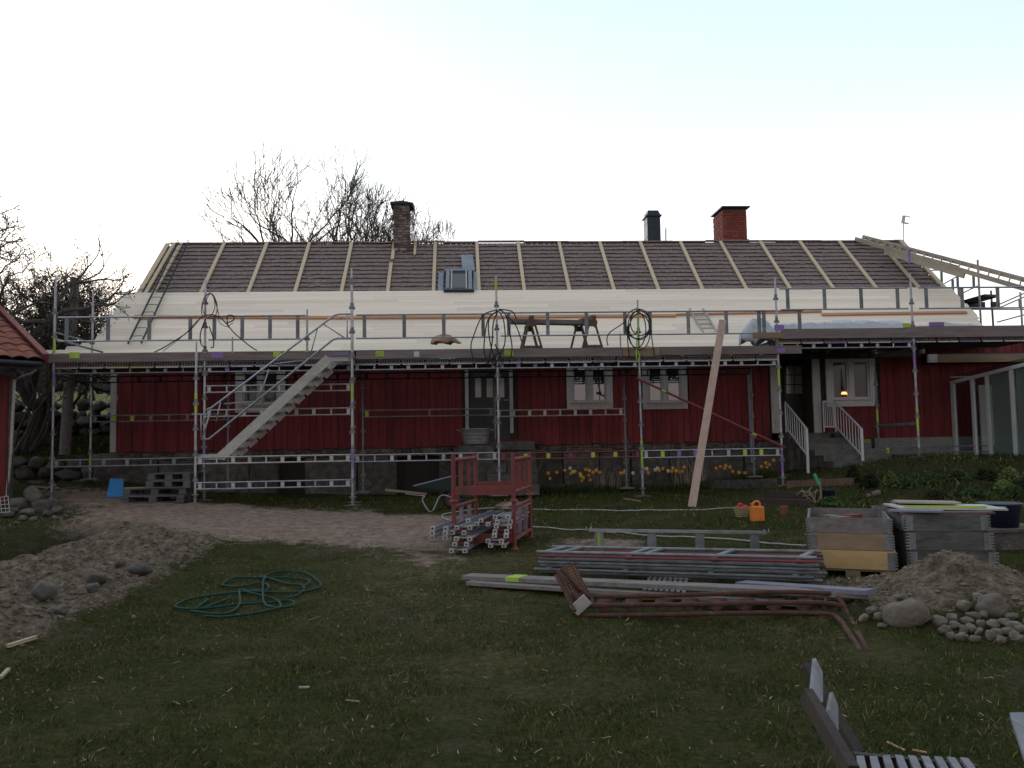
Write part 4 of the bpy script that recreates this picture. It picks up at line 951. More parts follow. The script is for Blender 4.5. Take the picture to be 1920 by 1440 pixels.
# --- timber roof ladder / tile chute lying from the ridge down towards the right
ld = empty('roof_ladder', at(1760, 480, 22.8), 'long timber ladder lying from the ridge down past the right gable', 'ladder')
La, Lb = at(1604, 451, 23.85), at(1990, 566, 17.6); La2, Lb2 = at(1618, 447, 24.2), at(1990, 547, 17.95)
Lm, Lm2 = La.lerp(Lb, .62), La2.lerp(Lb2, .62)
for a, b_ in ((La, Lb), (La2, Lb2)): MB().bar(a+Vector((0, 0, .05)), b_+Vector((0, 0, .05)), .05, .11).build('rail', tan_pale := pm('pale_ladder_timber', (.42, .35, .26), (.3, .25, .19), 3, .8, 0, .2), ld)
for i in range(22): t = (i+.5)/22; pipe('rung', tan_pale, La.lerp(Lb, t)+Vector((0, 0, .05)), La2.lerp(Lb2, t)+Vector((0, 0, .05)), .018, ld, n=6)
for i in range(15):
    t = .2+.36*i/15; t2 = t+.022; a, b_ = La.lerp(Lb, t), La2.lerp(Lb2, t); c = La.lerp(Lb, t2); d = Vector((0, 0, -.04))
    q = La2.lerp(Lb2, t2); MB().prism([a+d, b_+d, q+d, c+d], (0, 0, -.025)).build('slat', brown_wood if i % 3 else tan_wood, ld)
MB().bar(La.lerp(Lb, .18)+Vector((0, -.03, -.05)), La.lerp(Lb, .6)+Vector((0, -.03, -.05)), .03, .2).build('side_board', tan_pale, ld)
# --- floodlight on its pole
fp = at(1693.5, 455, 23.4); ft = at(1694, 418, 23.4)
fl = empty('floodlight', fp, 'white floodlight on a thin pole above the right end of the ridge', 'lamp')
MB().tube(fp-Vector((0, 0, .5)), ft, .014).build('pole', galv, fl)
c = at(1698, 412, 23.4); R_ = Matrix.Rotation(.5, 3, 'Z') @ Matrix.Rotation(.25, 3, 'X')
MB().box(c, (.24, .09, .22), R_).build('housing', white_clean, fl); MB().box(c+R_ @ Vector((0, -.05, 0)), (.17, .012, .15), R_).build('lens', flood_e, fl)
# --- black iron roof ladder on the left
il = empty('iron_ladder', at(290, 560, 21), 'narrow rusty iron ladder hooked over the ridge on the left', 'ladder')
def rl(px, py): return onroof(px, py, .2)
ra, rb, sa, sb = rl(331, 458), rl(240, 644), rl(350, 458), rl(265, 643)
for a, b_ in ((ra, rb), (sa, sb)):
    MB().bar(a, b_, .025, .045).build('rail', metal_black, il)
    hk = [a+Vector((0, .0, 0)), a+Vector((0, .06, .12)), a+Vector((0, .16, .14)), a+Vector((0, .24, .04))]; MB().path(smooth_pts(hk, 4), .012, 6).build('ridge_hook', galv_d, il, smooth=True)
n_ = 14
for i in range(n_):
    t = (i+.35)/n_; a, b_ = ra.lerp(rb, t), sa.lerp(sb, t); k = (b_-a)
    MB().path([a, a+NRM*.05+k*.1, b_+NRM*.05-k*.1, b_], .009, 5).build('rung', metal_black, il)
# --- aluminium ladder leaning on the roof boards
al = empty('aluminium_ladder', at(1345, 655, 19.6), 'short aluminium ladder leaning on the pale roof boards', 'ladder')
a0_, a1_ = onroof(1293, 579, .25), at(1334, 653, 19.75); b0_, b1_ = onroof(1318, 579, .25), at(1361, 652, 19.75)
for a, b_ in ((a0_, a1_), (b0_, b1_)): MB().bar(a, b_, .03, .06).build('rail', alu, al)
for i in range(9): t = .06+.11*i; pipe('rung', alu, a0_.lerp(a1_, t), b0_.lerp(b1_, t), .017, al, n=6)
MB().bar(a1_, b1_, .04, .03).build('foot_bar', alu, al)
# --- trestles with a beam across
def trestle(px, label, lean=0):
    Y = 18.5; zf = ZD; c = at(px, 655, Y); t = empty('sawhorse', (c.x, Y, zf), label, 'sawhorse', 'sawhorses on the scaffold deck'); zt_ = at(px, 602, Y).z; h = zt_-zf
    MB().bar((c.x+lean*.5, Y-.45, zt_), (c.x-lean*.2, Y+.45, zt_), .1, .12).build('top_beam', brown_wood, t)
    for s, dy in ((-1, -.38), (1, -.38), (-1, .38), (1, .38)):
        MB().bar((c.x+s*.05+(lean*.4 if dy < 0 else 0), Y+dy, zt_-.03), (c.x+s*.27+(lean*.4 if dy < 0 else 0), Y+dy*1.1, zf), .07, .045).build('leg', brown_wood, t)
    for dy in (-.41, .41): MB().box((c.x+(lean*.4 if dy < 0 else 0), Y+dy*1.05, zf+.22), (.44, .03, .13)).build('brace_board', brown_wood, t)
    for dy in (-.41, .41): MB().box((c.x+(lean*.4 if dy < 0 else 0), Y+dy*1.05, zt_-.12), (.2, .03, .12)).build('gusset', brown_wood, t)
trestle(995, 'left brown wooden sawhorse under the beam on the scaffold deck'); trestle(1091, 'right brown wooden sawhorse under the beam, standing askew', .45)
tb = empty('trestle_beam', at(1035, 605, 18.4), 'heavy dark grey timber lying across the two sawhorses', 'beam')
MB().bar(at(953, 603, 18.4), at(1118, 606, 18.4), .3, .09).build('beam', gray_wood, tb)
MB().bar(at(1092, 599, 18.1), at(1117, 612, 18.1), .05, .05).build('beam_offcut', brown_wood, tb)
# --- bucket with brown sack
q = at(838.5, 658, 18.2); bk = empty('bucket', (q.x, 18.2, ZD), 'white bucket standing on the deck under brown sacking', 'bucket')
MB().lathe([(.001, 0), (.185, 0), (.15, .2), (.13, .24), (.001, .24)], 16, (q.x, 18.2, ZD)).build('body', white_clean, bk)
def cloth_lump(name, c, d, m, seed, label, cat, flat=.6, n=26):
    r = np.random.RandomState(seed); vs = []; fs = []; ph = r.rand(6)*6
    for i in range(9):
        t = i/8
        for k in range(n):
            a = 2*PI*k/n; f = 1+.22*math.sin(3*a+ph[0])*t+.14*math.sin(7*a+ph[1]+3*t)*t+.08*math.sin(13*a+ph[2]-5*t)*t
            rr = math.sin(t*PI/2)**.8; z = (1-t**1.7)*(1+.25*math.sin(2*a+ph[4]))+.14*math.sin(5*a+ph[3])*t+.07*math.sin(11*a+9*t+ph[5])
            vs.append(Vector((c[0]+d[0]/2*rr*math.cos(a)*f, c[1]+d[1]/2*rr*math.sin(a)*f, c[2]+d[2]*z)))
    fs = [(i*n+k, i*n+(k+1) % n, (i+1)*n+(k+1) % n, (i+1)*n+k) for i in range(8) for k in range(n)]
    mb = MB().add(vs, fs); o = mb.build(name, m, smooth=True); so_ = o.modifiers.new('thick', 'SOLIDIFY'); so_.thickness = .01; tag(o, label, cat); return o
q2 = at(832, 646, 18.15); cloth_lump('sack', (q2.x, 18.15, q2.z+.03), (.56, .36, .15), burlap, 5, 'crumpled brown sacking thrown over the white bucket', 'sack')
# --- tarpaulin over the raised deck
def tarp(px0, px1, Y, zb, label, m=tarp_m, h=.25, seed=1):
    x0, x1 = at(px0, 600, Y).x, at(px1, 600, Y).x; nx, ny = 240, 22; vs = []
    for i in range(nx):
        u = i/(nx-1); x = x0+(x1-x0)*u; e = sm(min(u, 1-u)*7)
        for j in range(ny):
            v = j/(ny-1); y = Y-.62+1.35*v; f = float(fbm(np.array(x*1.1+seed*9+v*.9), np.array(v*1.6+x*.5), 3)); g = float(fbm(np.array(x*3.3+v*5+seed), np.array(v*3-x*2.2), 4)); g = 1-abs(2*g-1)*1.6
            ridge = math.sin(v*PI)**.5
            z = zb+h*e*ridge*(.2+.9*f+.38*g)
            if v < .15: z = zb-.02-.12*g*(1 if v < .08 else .3)
            vs.append((x+.12*(f-.5), y, z))
    fs = [(i*ny+j, (i+1)*ny+j, (i+1)*ny+j+1, i*ny+j+1) for i in range(nx-1) for j in range(ny-1)]
    o = MB().add(vs, fs).build('tarpaulin', m, smooth=True); tag(o, label, 'tarpaulin'); return o
tarp(1420, 1722, 18.35, u1-.02, 'pale blue-grey tarpaulin heaped along the raised scaffold deck', h=.24)
tarp(1722, 1830, 18.35, u1-.02, 'short end of pale blue tarpaulin beyond the right scaffold post', h=.22, seed=4)
tl = cloth_lump('tarpaulin', (at(1423, 620, 18).x, 18.0, 3.62), (.75, .6, .42), tarp_m, 8, 'bunched grey tarpaulin hanging off the left end of the raised deck', 'tarpaulin')
# --- cables and hoses hung on the posts
def hang(name, m, r, loops, label, cat='cable', Y=YS-.1):
    mb = MB()
    for L in loops: mb.path(smooth_pts([at(x, y, Y-.02*i+rnd.uniform(-.02, .02)) for i, (x, y) in enumerate(L)], 7), r, 6)
    o = mb.build(name, m, smooth=True); return tag(o, label, cat)
hang('red_cable_coil', red_rub, .009, [[(394, 549), (384, 556), (378, 575), (379, 590), (388, 596), (397, 590), (403, 575), (400, 556), (394, 549)], [(394, 550), (386, 565), (385, 590), (393, 597), (404, 592), (407, 572), (401, 555), (394, 549)], [(394, 549), (402, 560), (409, 585), (410, 592)], [(393, 550), (381, 562), (381, 585), (390, 592)]], 'thin red cable looped over the second scaffold post')
hang('black_cable', black_rub, .012, [[(345, 628), (362, 613), (378, 595), (395, 590), (410, 594), (424, 606), (440, 625), (470, 650), (482, 657)], [(427, 605), (438, 600), (437, 592), (427, 592), (426, 604), (429, 614)], [(385, 598), (376, 625), (377, 645), (386, 652)], [(392, 612), (400, 635), (400, 650), (395, 652)], [(345, 628), (310, 650), (290, 660)]], 'black cable draped from the second post down to the deck')
hang('brown_cable', rust, .007, [[(370, 600), (345, 628), (305, 659)], [(409, 592), (412, 605), (425, 612), (437, 605)]], 'thin brown cable sagging beside the black one at the second post')
def loop(cx_, cy_, rx, ry, n=14, ph=0, a1=2*PI): return [(cx_+rx*math.sin(ph+a1*i/n), cy_-ry*math.cos(ph+a1*i/n)) for i in range(n+1)]
hang('black_hose_coil', black_rub, .014, [[(932, 581), (905, 592), (888, 630), (883, 650), (887, 672), (893, 680)], [(932, 583), (915, 600), (908, 640), (909, 665), (920, 685), (930, 676), (922, 655), (916, 620), (918, 595), (930, 586)], [(934, 583), (925, 605), (923, 640), (917, 670), (912, 683)], [(934, 581), (948, 590), (957, 630), (960, 655), (955, 680)], [(934, 583), (944, 600), (947, 640), (938, 665), (928, 684)], [(935, 580), (960, 584), (968, 598)], [(950, 592), (967, 610), (978, 640)], [(928, 645), (938, 668), (942, 683), (935, 687), (925, 683), (925, 670), (937, 660)]], 'thick black hose hung in long loops over the fourth post', 'hose')
hang('black_cable_coil', black_rub, .012, [loop(1196, 607, 24, 28), loop(1199, 610, 21, 27, ph=.4), loop(1201, 605, 19, 24, ph=.9), loop(1194, 618, 17, 34, ph=.3), loop(1199, 622, 20, 34, ph=1), [(1176, 592), (1168, 606), (1145, 622), (1138, 635), (1140, 648)], [(1219, 612), (1223, 640), (1227, 668)], [(1176, 612), (1177, 640), (1180, 668)]], 'black cable wound in many rings on the fifth post')
hang('lime_hose', lime_rub, .013, [[(1192, 577), (1196, 600), (1197, 630), (1196, 655), (1199, 668), (1196, 676), (1193, 668), (1194, 640), (1198, 620)]], 'bright lime green hose hanging down the fifth post', 'hose')
t_ = empty('paper_bag', at(1212, 655, 18), 'small white bag lying on the deck beside the fifth post', 'bag'); q = at(1217, 653, 18.0); MB().prism([(q.x-.1, 18, ZD+.02), (q.x-.06, 18, q.z+.06), (q.x+.12, 18, q.z+.02), (q.x+.14, 18, ZD+.02)], (0, .12, 0)).build('bag_body', white_clean, t_)
# --- leaning plank
pl = empty('leaning_plank', on(1297, 951), 'long reddish timber leaning from the lawn against the scaffold deck', 'plank')
p0 = on(1297, 951, -.01); p1 = at(1355, 601, YS-.14); MB().bar(p0, p1, .055, .15, up=(1, 0, .2)).build('timber', plank_wood, pl)
# ================================================================ THINGS ON THE GROUND
def pallet(c, rz, label, L=1.2, Wd=.8, m=dark_grey_wood, group='old pallets stacked at the left', zb=None):
    p = empty('pallet', (0, 0, 0), label, 'pallet', group, world=False)
    for i, x in enumerate((-.36, 0, .36)): pass
    for y in (-Wd/2+.05, 0, Wd/2-.05): pbox('bottom_board', m, (0, y, .011), (L, .1, .022), p)
    for y in (-Wd/2+.05, 0, Wd/2-.05):
        for x in (-L/2+.07, 0, L/2-.07): pbox('block', m, (x, y, .061), (.14, .1, .078), p)
    for x in (-L/2+.07, 0, L/2-.07): pbox('stringer_board', m, (x, 0, .111), (.14, Wd, .022), p)
    for i in range(5): pbox('deck_board', m, (0, -Wd/2+.07+i*(Wd-.14)/4, .133), (L, .125, .022), p)
    p.location = c; p.rotation_euler = (0, 0, rz); return p
q = on(298, 944); PBASE = Vector((at(297, 940, q.y+.35).x, q.y+.42, gh(q.x, q.y)))
pallet(PBASE, .0, 'bottommost grey pallet of the stack left of the stair'); pallet(PBASE+Vector((.02, .02, .144)), .03, 'second grey pallet from the bottom of the stack')
pallet(PBASE+Vector((.29, .0, .288)), .02, 'third pallet, shifted to the right on the stack', L=.85); pallet(PBASE+Vector((.31, .03, .432)), -.03, 'topmost pallet on the stack left of the stair', L=.82)
pl3 = empty('loose_board', PBASE+Vector((-.35, -.2, .3)), 'pale board end lying on the lower left of the pallet stack', 'board'); MB().box(PBASE+Vector((-.38, -.25, .3)), (.4, .14, .02), Matrix.Rotation(.1, 3, 'Z')).build('board', tan_wood, pl3)
# blue plastic sheet leaning
q = on(216, 933); s = 1561/q.y; bl = empty('blue_board', q, 'bright blue plastic slab leaning beside the pallet stack', 'board')
def pp(px, py, dy=0): return at(px, py, q.y+dy)
MB().prism([pp(199, 932), pp(230, 933), pp(231.5, 898, .18), pp(206, 897, .18)], (0, .05, .0)).build('slab', blue_pl, bl, bevel=.008)
# --- galvanised tub
q = at(892, 833, 19.0); tub = empty('zinc_tub', (q.x, 19.0, q.z), 'large oval zinc tub on the stone steps by the centre door', 'tub')
MB().lathe([(.001, 0), (.27, 0), (.28, .02), (.335, .335), (.35, .345), (.35, .36), (.325, .355), (.265, .03), (.001, .03)], 28, (q.x, 19.0, q.z), 1, .7).build('body', galv, tub, smooth=True)
for z_ in (.08, .16, .24): MB().lathe([(.285+z_*.155, z_-.006), (.293+z_*.155, z_), (.285+z_*.155, z_+.006)], 28, (q.x, 19.0, q.z), 1, .7).build('rib', galv, tub, smooth=True)
for s_ in (-1, 1): MB().path([(q.x+s_*.33, 18.93, q.z+.3), (q.x+s_*.41, 18.93, q.z+.33), (q.x+s_*.41, 19.07, q.z+.33), (q.x+s_*.33, 19.07, q.z+.3)], .01, 6).build('handle', galv_d, tub)
# support for the tub: side slab of the steps
MB().box((q.x, 19.08, (q.z+.3)/2-.01), (.8, .66, q.z-.3-.02)).build('side_block', found_m, st)
# --- wheelbarrow
q = on(806, 958); wb = empty('wheelbarrow', q, 'green wheelbarrow with tubular frame in front of the foundation', 'wheelbarrow'); Yw_ = q.y
def wp(px, py, dy=0): return at(px, py, Yw_+dy)
trayt = [wp(776, 911, -.28), wp(845, 893.5, -.28), wp(862, 893, .3), wp(795, 910, .3)]; trayb = [wp(800, 922, -.18), wp(845, 920, -.18), wp(852, 919, .2), wp(806, 920, .2)]
mb = MB(); mb.add(trayt+trayb, [(4, 5, 6, 7), (0, 1, 5, 4), (1, 2, 6, 5), (2, 3, 7, 6), (3, 0, 4, 7)]); o = mb.build('tray', pm('dark_green_metal', (.045, .075, .07), (.03, .05, .048), 4, .5, .3, .05), wb); o.modifiers.new('t', 'SOLIDIFY').thickness = .012
MB().path([trayt[0], trayt[1], trayt[2], trayt[3], trayt[0]], .014, 6).build('tray_rim', metal_grey, wb)
for dy, k in ((-.2, 0), (.2, 1)):
    MB().path(smooth_pts([wp(760, 926, dy), wp(790, 929, dy), wp(796, 930, dy), wp(792, 938, dy), wp(803, 957, dy), wp(812, 957, dy), wp(824, 932, dy), wp(835, 929, dy), wp(853, 936, dy*.3)], 4), .015, 7).build('frame_tube', galv if k == 0 else galv_d, wb, smooth=True)
    MB().bar(wp(722, 918+k, dy*1.3), wp(800, 926, dy), .04, .035).build('handle', tan_wood, wb)
wc = wp(849, 934, 0)
def wheel(c, r, par, ax=(0, 1, 0)):
    t = MB(); n = 22
    for i in range(n):
        a = 2*PI*i/n; b2 = 2*PI*(i+1)/n
    pts = [c+Vector((r*math.cos(2*PI*i/n), 0, r*math.sin(2*PI*i/n))) for i in range(n+1)]
    w = empty('wheel', (0, 0, 0)); w.parent = par; OFF[w.name] = OFF[par.name]
    MB().path(pts, .035, 8).build('tyre', black_rub, w, smooth=True); MB().tube(c-Vector((0, .02, 0)), c+Vector((0, .02, 0)), r-.03, n=18).build('rim', red_steel_d, w)
wheel(wc, .165, wb)
MB().bar(wp(828, 905, -.1), wp(852, 893, .1), .3, .01).build('brace_plate', metal_grey, wb) if False else None
# --- red stillage racks, one on the other
RA = on(965, 1031); ang = math.radians(-14)
RW, RD, RH = .80, 1.28, .615
def rack(z0, label, straps):
    r = empty('stillage', (0, 0, 0), label, 'rack', 'red steel stacking racks', world=False)
    P_ = [(-RW, 0), (0, 0), (0, RD), (-RW, RD)]
    for x, y in P_: MB().tube((x, y, .03), (x, y, RH), .028, n=10).tube((x, y, 0), (x, y, .035), .062, .03, n=10).tube((x, y, -.004), (x, y, .006), .066, n=10).build('post', red_steel, r, bevel=0)
    zb = .14
    for a, b_ in (((-RW, 0), (0, 0)), ((-RW, RD), (0, RD))): MB().bar((*a, zb), (*b_, zb), .035, .11).build('bottom_beam', red_steel, r)
    for a, b_ in (((-RW, 0), (-RW, RD)), ((0, 0), (0, RD))): MB().tube((*a, zb-.02), (*b_, zb-.02), .024).build('side_tube', red_steel, r); MB().tube((*a, RH-.075), (*b_, RH-.075), .026).build('top_side_tube', red_steel, r)
    for x in (-RW, 0):
        for y in (.4, .86): MB().bar((x, y, zb), (x, y, RH-.08), .012, .055, up=(1, 0, 0)).build('side_bar', straps, r)
    r.location = RA+Vector((0, 0, z0)); r.rotation_euler = (0, 0, ang); return r
strap_m = pm('worn_mauve_bar', (.34, .26, .3), (.2, .13, .16), 6, .6)
rack(0, 'lower red steel rack filled with stacked beams', strap_m); rack(RH+.0, 'upper empty red steel rack stacked on the lower one', red_steel)
RM = Matrix.Translation(RA) @ Matrix.Rotation(ang, 4, 'Z')
def beam_obj(x, y0, y1, z, m, label, w=.17, group='lattice beams stacked in the red rack'):
    r = empty('steel_beam', (0, 0, 0), label, 'beam', group, world=False)
    for s_ in (-1, 1):
        MB().tube((s_*w/2, y0, 0), (s_*w/2, y1, 0), .0165, n=7).build('chord', m, r)
        MB().box((s_*w/2, y0-.015, 0), (.058, .045, .05)).build('end_bracket', alu, r); MB().box((s_*w/2, y0-.041, .0), (.022, .006, .022)).build('bracket_hole', metal_black, r)
    n = 8
    for i in range(n): MB().box((0, y0+.1+i*(y1-y0-.2)/(n-1), 0), (w, .03, .018)).build('strut', m, r)
    r.matrix_world = RM @ Matrix.Translation((x, 0, z)); return r
RW_ = RW
ml = [galv, violet_dull, red_steel]
lay = [(-.88, -.42, 1.5, .20, galv, 'outermost left beam, lower, sticking out of the red rack'), (-.88, -.42, 1.5, .255, violet_dull, 'outermost left beam, middle, sticking out of the red rack'), (-.88, -.40, 1.5, .31, violet_dull, 'outermost left beam, upper, sticking out of the red rack'),
 (-.60, -.55, 1.35, .055, galv, 'lowest grey beam at the middle of the left bundle'), (-.58, -.50, 1.35, .13, red_steel, 'lower red beam in the left bundle'), (-.56, -.46, 1.35, .19, galv, 'second grey beam of the left bundle'), (-.66, -.30, 1.35, .25, red_steel, 'middle red beam in the left bundle'), (-.60, -.28, 1.4, .31, galv, 'high grey beam in the left bundle'), (-.52, .02, 1.45, .37, violet_dull, 'topmost violet beam of the left bundle'), (-.40, -.05, 1.4, .33, red_steel, 'red beam at the right edge of the left bundle'),
 (-.16, -.30, 1.4, .09, galv, 'lowest grey beam of the right bundle'), (-.20, -.26, 1.4, .14, galv, 'second beam from the bottom of the right bundle'), (-.14, -.2, 1.4, .2, red_steel, 'lower red beam of the right bundle'), (-.14, -.16, 1.4, .25, red_steel, 'upper red beam of the right bundle'), (-.12, -.12, 1.4, .31, galv, 'middle grey beam of the right bundle'), (-.11, -.1, 1.4, .365, galv, 'upper middle grey beam of the right bundle'), (-.15, -.04, 1.4, .42, galv, 'topmost grey beam of the right bundle')]
for x, y0, y1, z, m, l in lay: beam_obj(x, y0, y1, z, m, l, .17 if m is not red_steel else .15)
lid = empty('plank_panel', (0, 0, 0), 'small panel of four brown planks resting on the beams in the rack', 'panel', world=False)
for i in range(4): pbox('plank', tan_wood if i % 2 else brown_wood, (-.36+.105*i, .85, .0), (.098, .62, .022), lid)
lid.matrix_world = RM @ Matrix.Translation((0.02, .05, .485)) @ Matrix.Rotation(.02, 4, 'X')
# --- white pipe loop on the lawn
def groundline(name, pts, r, m, label, cat, lift=0):
    P_ = [on(*p) for p in pts]; Q = smooth_pts(P_, 6); Q = [Vector((p.x, p.y, gh(p.x, p.y)+r+.008+lift)) for p in Q]
    return tag(MB().path(Q, r, 6).build(name, m, smooth=True), label, cat)
groundline('white_pipe', [(1385, 953), (1330, 957), (1250, 959), (1180, 960), (1100, 957.5), (1010, 957), (920, 955), (870, 960), (838, 965), (829, 970), (838, 976), (870, 981), (930, 986), (1010, 991), (1100, 997), (1180, 1003), (1300, 1010), (1400, 1018), (1512, 1026)], .011, white_rub, 'long thin white pipe looping across the lawn behind the steel stack', 'pipe')
# --- guard frames stacked flat, one upright behind
galv_k = pm('dark_galvanised_steel', (.19, .205, .22), (.1, .108, .115), 7, .55, .4, .1, dirt=(.08, .06, .05), damt=.4, dscale=4)
def frame_stack():
    Y0 = on(1007, 1078); Y1 = on(1533, 1100)
    A, B = Vector((Y0.x, Y0.y, gh(Y0.x, Y0.y)+.03)), Vector((Y1.x, Y1.y, gh(Y1.x, Y1.y)+.04)); d = (B-A).normalized(); n = Vector((-d.y, d.x, 0)).normalized()
    L = (B-A).length; k = 7; H = .037; rr = random.Random(2)
    for i in range(k):
        s = empty('guard_frame', A+Vector((0, 0, H*i)), ('topmost', 'second from top', 'third from top', 'fourth from top', 'fifth from top', 'sixth from top', 'bottommost')[k-1-i]+' steel guard frame in the flat stack on the lawn', 'guard frame', 'guard frames stacked flat on the lawn')
        sh_ = d*rr.uniform(-.03, .05)+n*rr.uniform(-.03, .05); m = red_steel_d if i == k-2 else (galv_k if i % 2 else galv_d); w = .45
        for t in (0, w): MB().tube(A+sh_+n*t+Vector((0, 0, H*i)), B+sh_+n*t+Vector((0, 0, H*i)), .0165, n=8).build('rail', m, s)
        for t in (.03, .10, .37, .42, .68, .95) if i == k-1 else (.05, .35, .66, .94): 
            c = A.lerp(B, t)+sh_+Vector((0, 0, H*i)); MB().bar(c, c+n*w+d*(.06 if i == k-1 else 0), .06, .02).build('crosspiece', m, s)
    return A, B, d, n, H*k
FA, FB, fd, fn, fh = frame_stack()
uf = empty('guard_frame', FA+fn*.6, 'single steel guard frame standing on edge behind the flat stack', 'guard frame', 'guard frames stacked flat on the lawn')
Yu = on(1120, 1035).y+.15; ua, ub = at(1104, 994, Yu), at(1437, 998.5, Yu)
MB().bar(ua, ub, .045, .035).build('rail', galv, uf); MB().bar(ua+Vector((0, .02, -.36)), ub+Vector((0, .02, -.36)), .04, .035).build('rail', galv_d, uf)
for px in (1123, 1222, 1312, 1415): a = at(px, 996.5, Yu); MB().box(a+Vector((0, .01, -.18)), (.11, .03, .34)).build('upright', galv_d, uf)
MB().box(at(1120, 1016, Yu)+Vector((.02, -.006, 0)), (.035, .012, .26)).build('paint_band', green_p, uf)
for p in (ua, ub):
    for s_ in (-.03, .03): MB().tube(p+Vector((s_, 0, 0)), p+Vector((s_, 0, .045)), .008, n=6).build('hook', galv, uf)
# --- long boards lying in front
def lying(name, pa, pb, w, h, m, label, cat='plank', lift=0, **k):
    a, b_ = on(*pa), on(*pb); e = empty(name, (a+b_)/2, label, cat, **k); z = Vector((0, 0, h/2+.01+lift)); MB().bar(a+z, b_+z, w, h).build('board', m, e); return e, a+z, b_+z
e1, a1, b1 = lying('long_board', (875, 1092), (1630, 1132), .2, .04, gray_wood, 'long grey board lying under the rusty stair, with a yellow-green mark', lift=.03)
u = a1.lerp(b1, .135); MB().bar(u+Vector((0, 0, .005)), a1.lerp(b1, .175)+Vector((0, 0, .005)), .204, .042).build('paint_mark', green_p, e1)
lying('long_board', (880, 1099), (1500, 1138), .14, .035, gray_wood, 'lower grey board under the yellow-green marked one')
lying('long_board', (1390, 1118), (1633, 1139), .16, .035, violet_dull, 'short violet-tinged board whose end points at the rocks', lift=.09)
# --- slatted pallets under the boards
def slats(pxc, n, label, back, w=.62):
    a, b_ = on(pxc[0], pxc[2]), on(pxc[1], pxc[2]+3); e = empty('slatted_grid', (a+b_)/2, label, 'grid'); d = (b_-a).normalized(); nn = Vector((-d.y, d.x, 0))
    for i in range(n):
        c = a.lerp(b_, (i+.5)/n)+Vector((0, 0, .06)); MB().bar(c, c+nn*back, .035, .025).build('slat', gray_wood, e)
    for t in (0, back): MB().bar(a+nn*t+Vector((0, 0, .03)), b_+nn*t+Vector((0, 0, .03)), .04, .035).build('cross_bar', yellow_wood if t == 0 else gray_wood, e)
slats((1200, 1287, 1127), 8, 'small grey slatted wooden grid lying under the long boards', on(1245, 1088).y-on(1245, 1127).y)
# --- rusty iron stair lying on its side
rs = empty('rusty_stair', on(1330, 1155), 'rusty iron stair section lying on the lawn in front of the boards', 'stair')
Yr0 = on(1110, 1157).y; 
def q3(px, py, Y): return at(px, py, Y)
yA, yB = Yr0, on(1500, 1158).y
YE_ = on(1622, 1224).y
def rr3(px, py, dy):
    if py > 1150 and px > 1560:
        t = min(1, (py-1150)/75); Y0 = yA+(yB-yA)*(1560-1090)/410+dy; return at(px, py, Y0*(1-t)+YE_*t)
    return at(px, py, yA+(yB-yA)*(px-1090)/(1500-1090)+dy)
low = [(1083, 1149), (1095, 1156), (1250, 1155), (1400, 1152), (1540, 1153), (1572, 1163), (1596, 1196), (1615, 1226)]
mid = [(1072, 1112), (1090, 1140), (1120, 1138), (1300, 1136), (1450, 1133), (1560, 1135), (1590, 1155), (1628, 1226)]
top_ = [(1052, 1068), (1098, 1117), (1120, 1121), (1300, 1118), (1440, 1113), (1545, 1115), (1573, 1124), (1600, 1175), (1630, 1228)]
for pts, dy, nm in ((low, 0, 'rail'), (mid, .04, 'rail'), (top_, .2, 'rail')): MB().path(smooth_pts([rr3(x, y, dy if x < 1560 else dy*(1-(x-1560)/90))+Vector((0, 0, .012)) for x, y in pts], 4), .02, 7).build(nm, rust, rs, smooth=True)
for px in (1132, 1184, 1240, 1290, 1342, 1396, 1452, 1508):
    a, b_ = rr3(px+4, 1122, .18), rr3(px-4, 1146, .03); MB().prism([a+Vector((-.07, 0, 0)), a+Vector((.06, 0, 0)), b_+Vector((.02, 0, 0)), b_+Vector((-.05, 0, .03))], (.03, .02, -.02)).build('tread', rust, rs)
for px in (1110, 1548): MB().tube(rr3(px, 1119, .2), rr3(px, 1137, .04), .014).build('cross_tube', rust, rs)
# tread-plate landing at its left end
Pq = [rr3(1046, 1072, .30), rr3(1076, 1060, .42), rr3(1108, 1123, .22), rr3(1080, 1142, .02)]
MB().prism(Pq, (.0, .03, .01)).build('landing_plate', rust, rs)
mt_ = MB(); 
for i in range(13):
    for j in range(6):
        u_, v_ = (i+.5)/13, (j+.5)/6; a = Pq[0].lerp(Pq[3], u_).lerp(Pq[1].lerp(Pq[2], u_), v_); mt_.box(a+Vector((0, -.004, 0)), (.03, .012, .012), Matrix.Rotation(.6*(-1)**j, 3, 'Y'))
mt_.build('plate_studs', tan_wood, rs, kind='stuff')
for a, b_ in ((0, 3), (1, 2), (0, 1)): MB().tube(Pq[a], Pq[b_], .014).build('plate_rim', rust, rs)
MB().tube(rr3(1042, 1078, .2), rr3(1078, 1146, -.1), .014).build('plate_rim', rust, rs); MB().box(rr3(1089, 1134, -.02), (.16, .02, .1), Matrix.Rotation(-.7, 3, 'Y')).build('bracket', alu, rs)
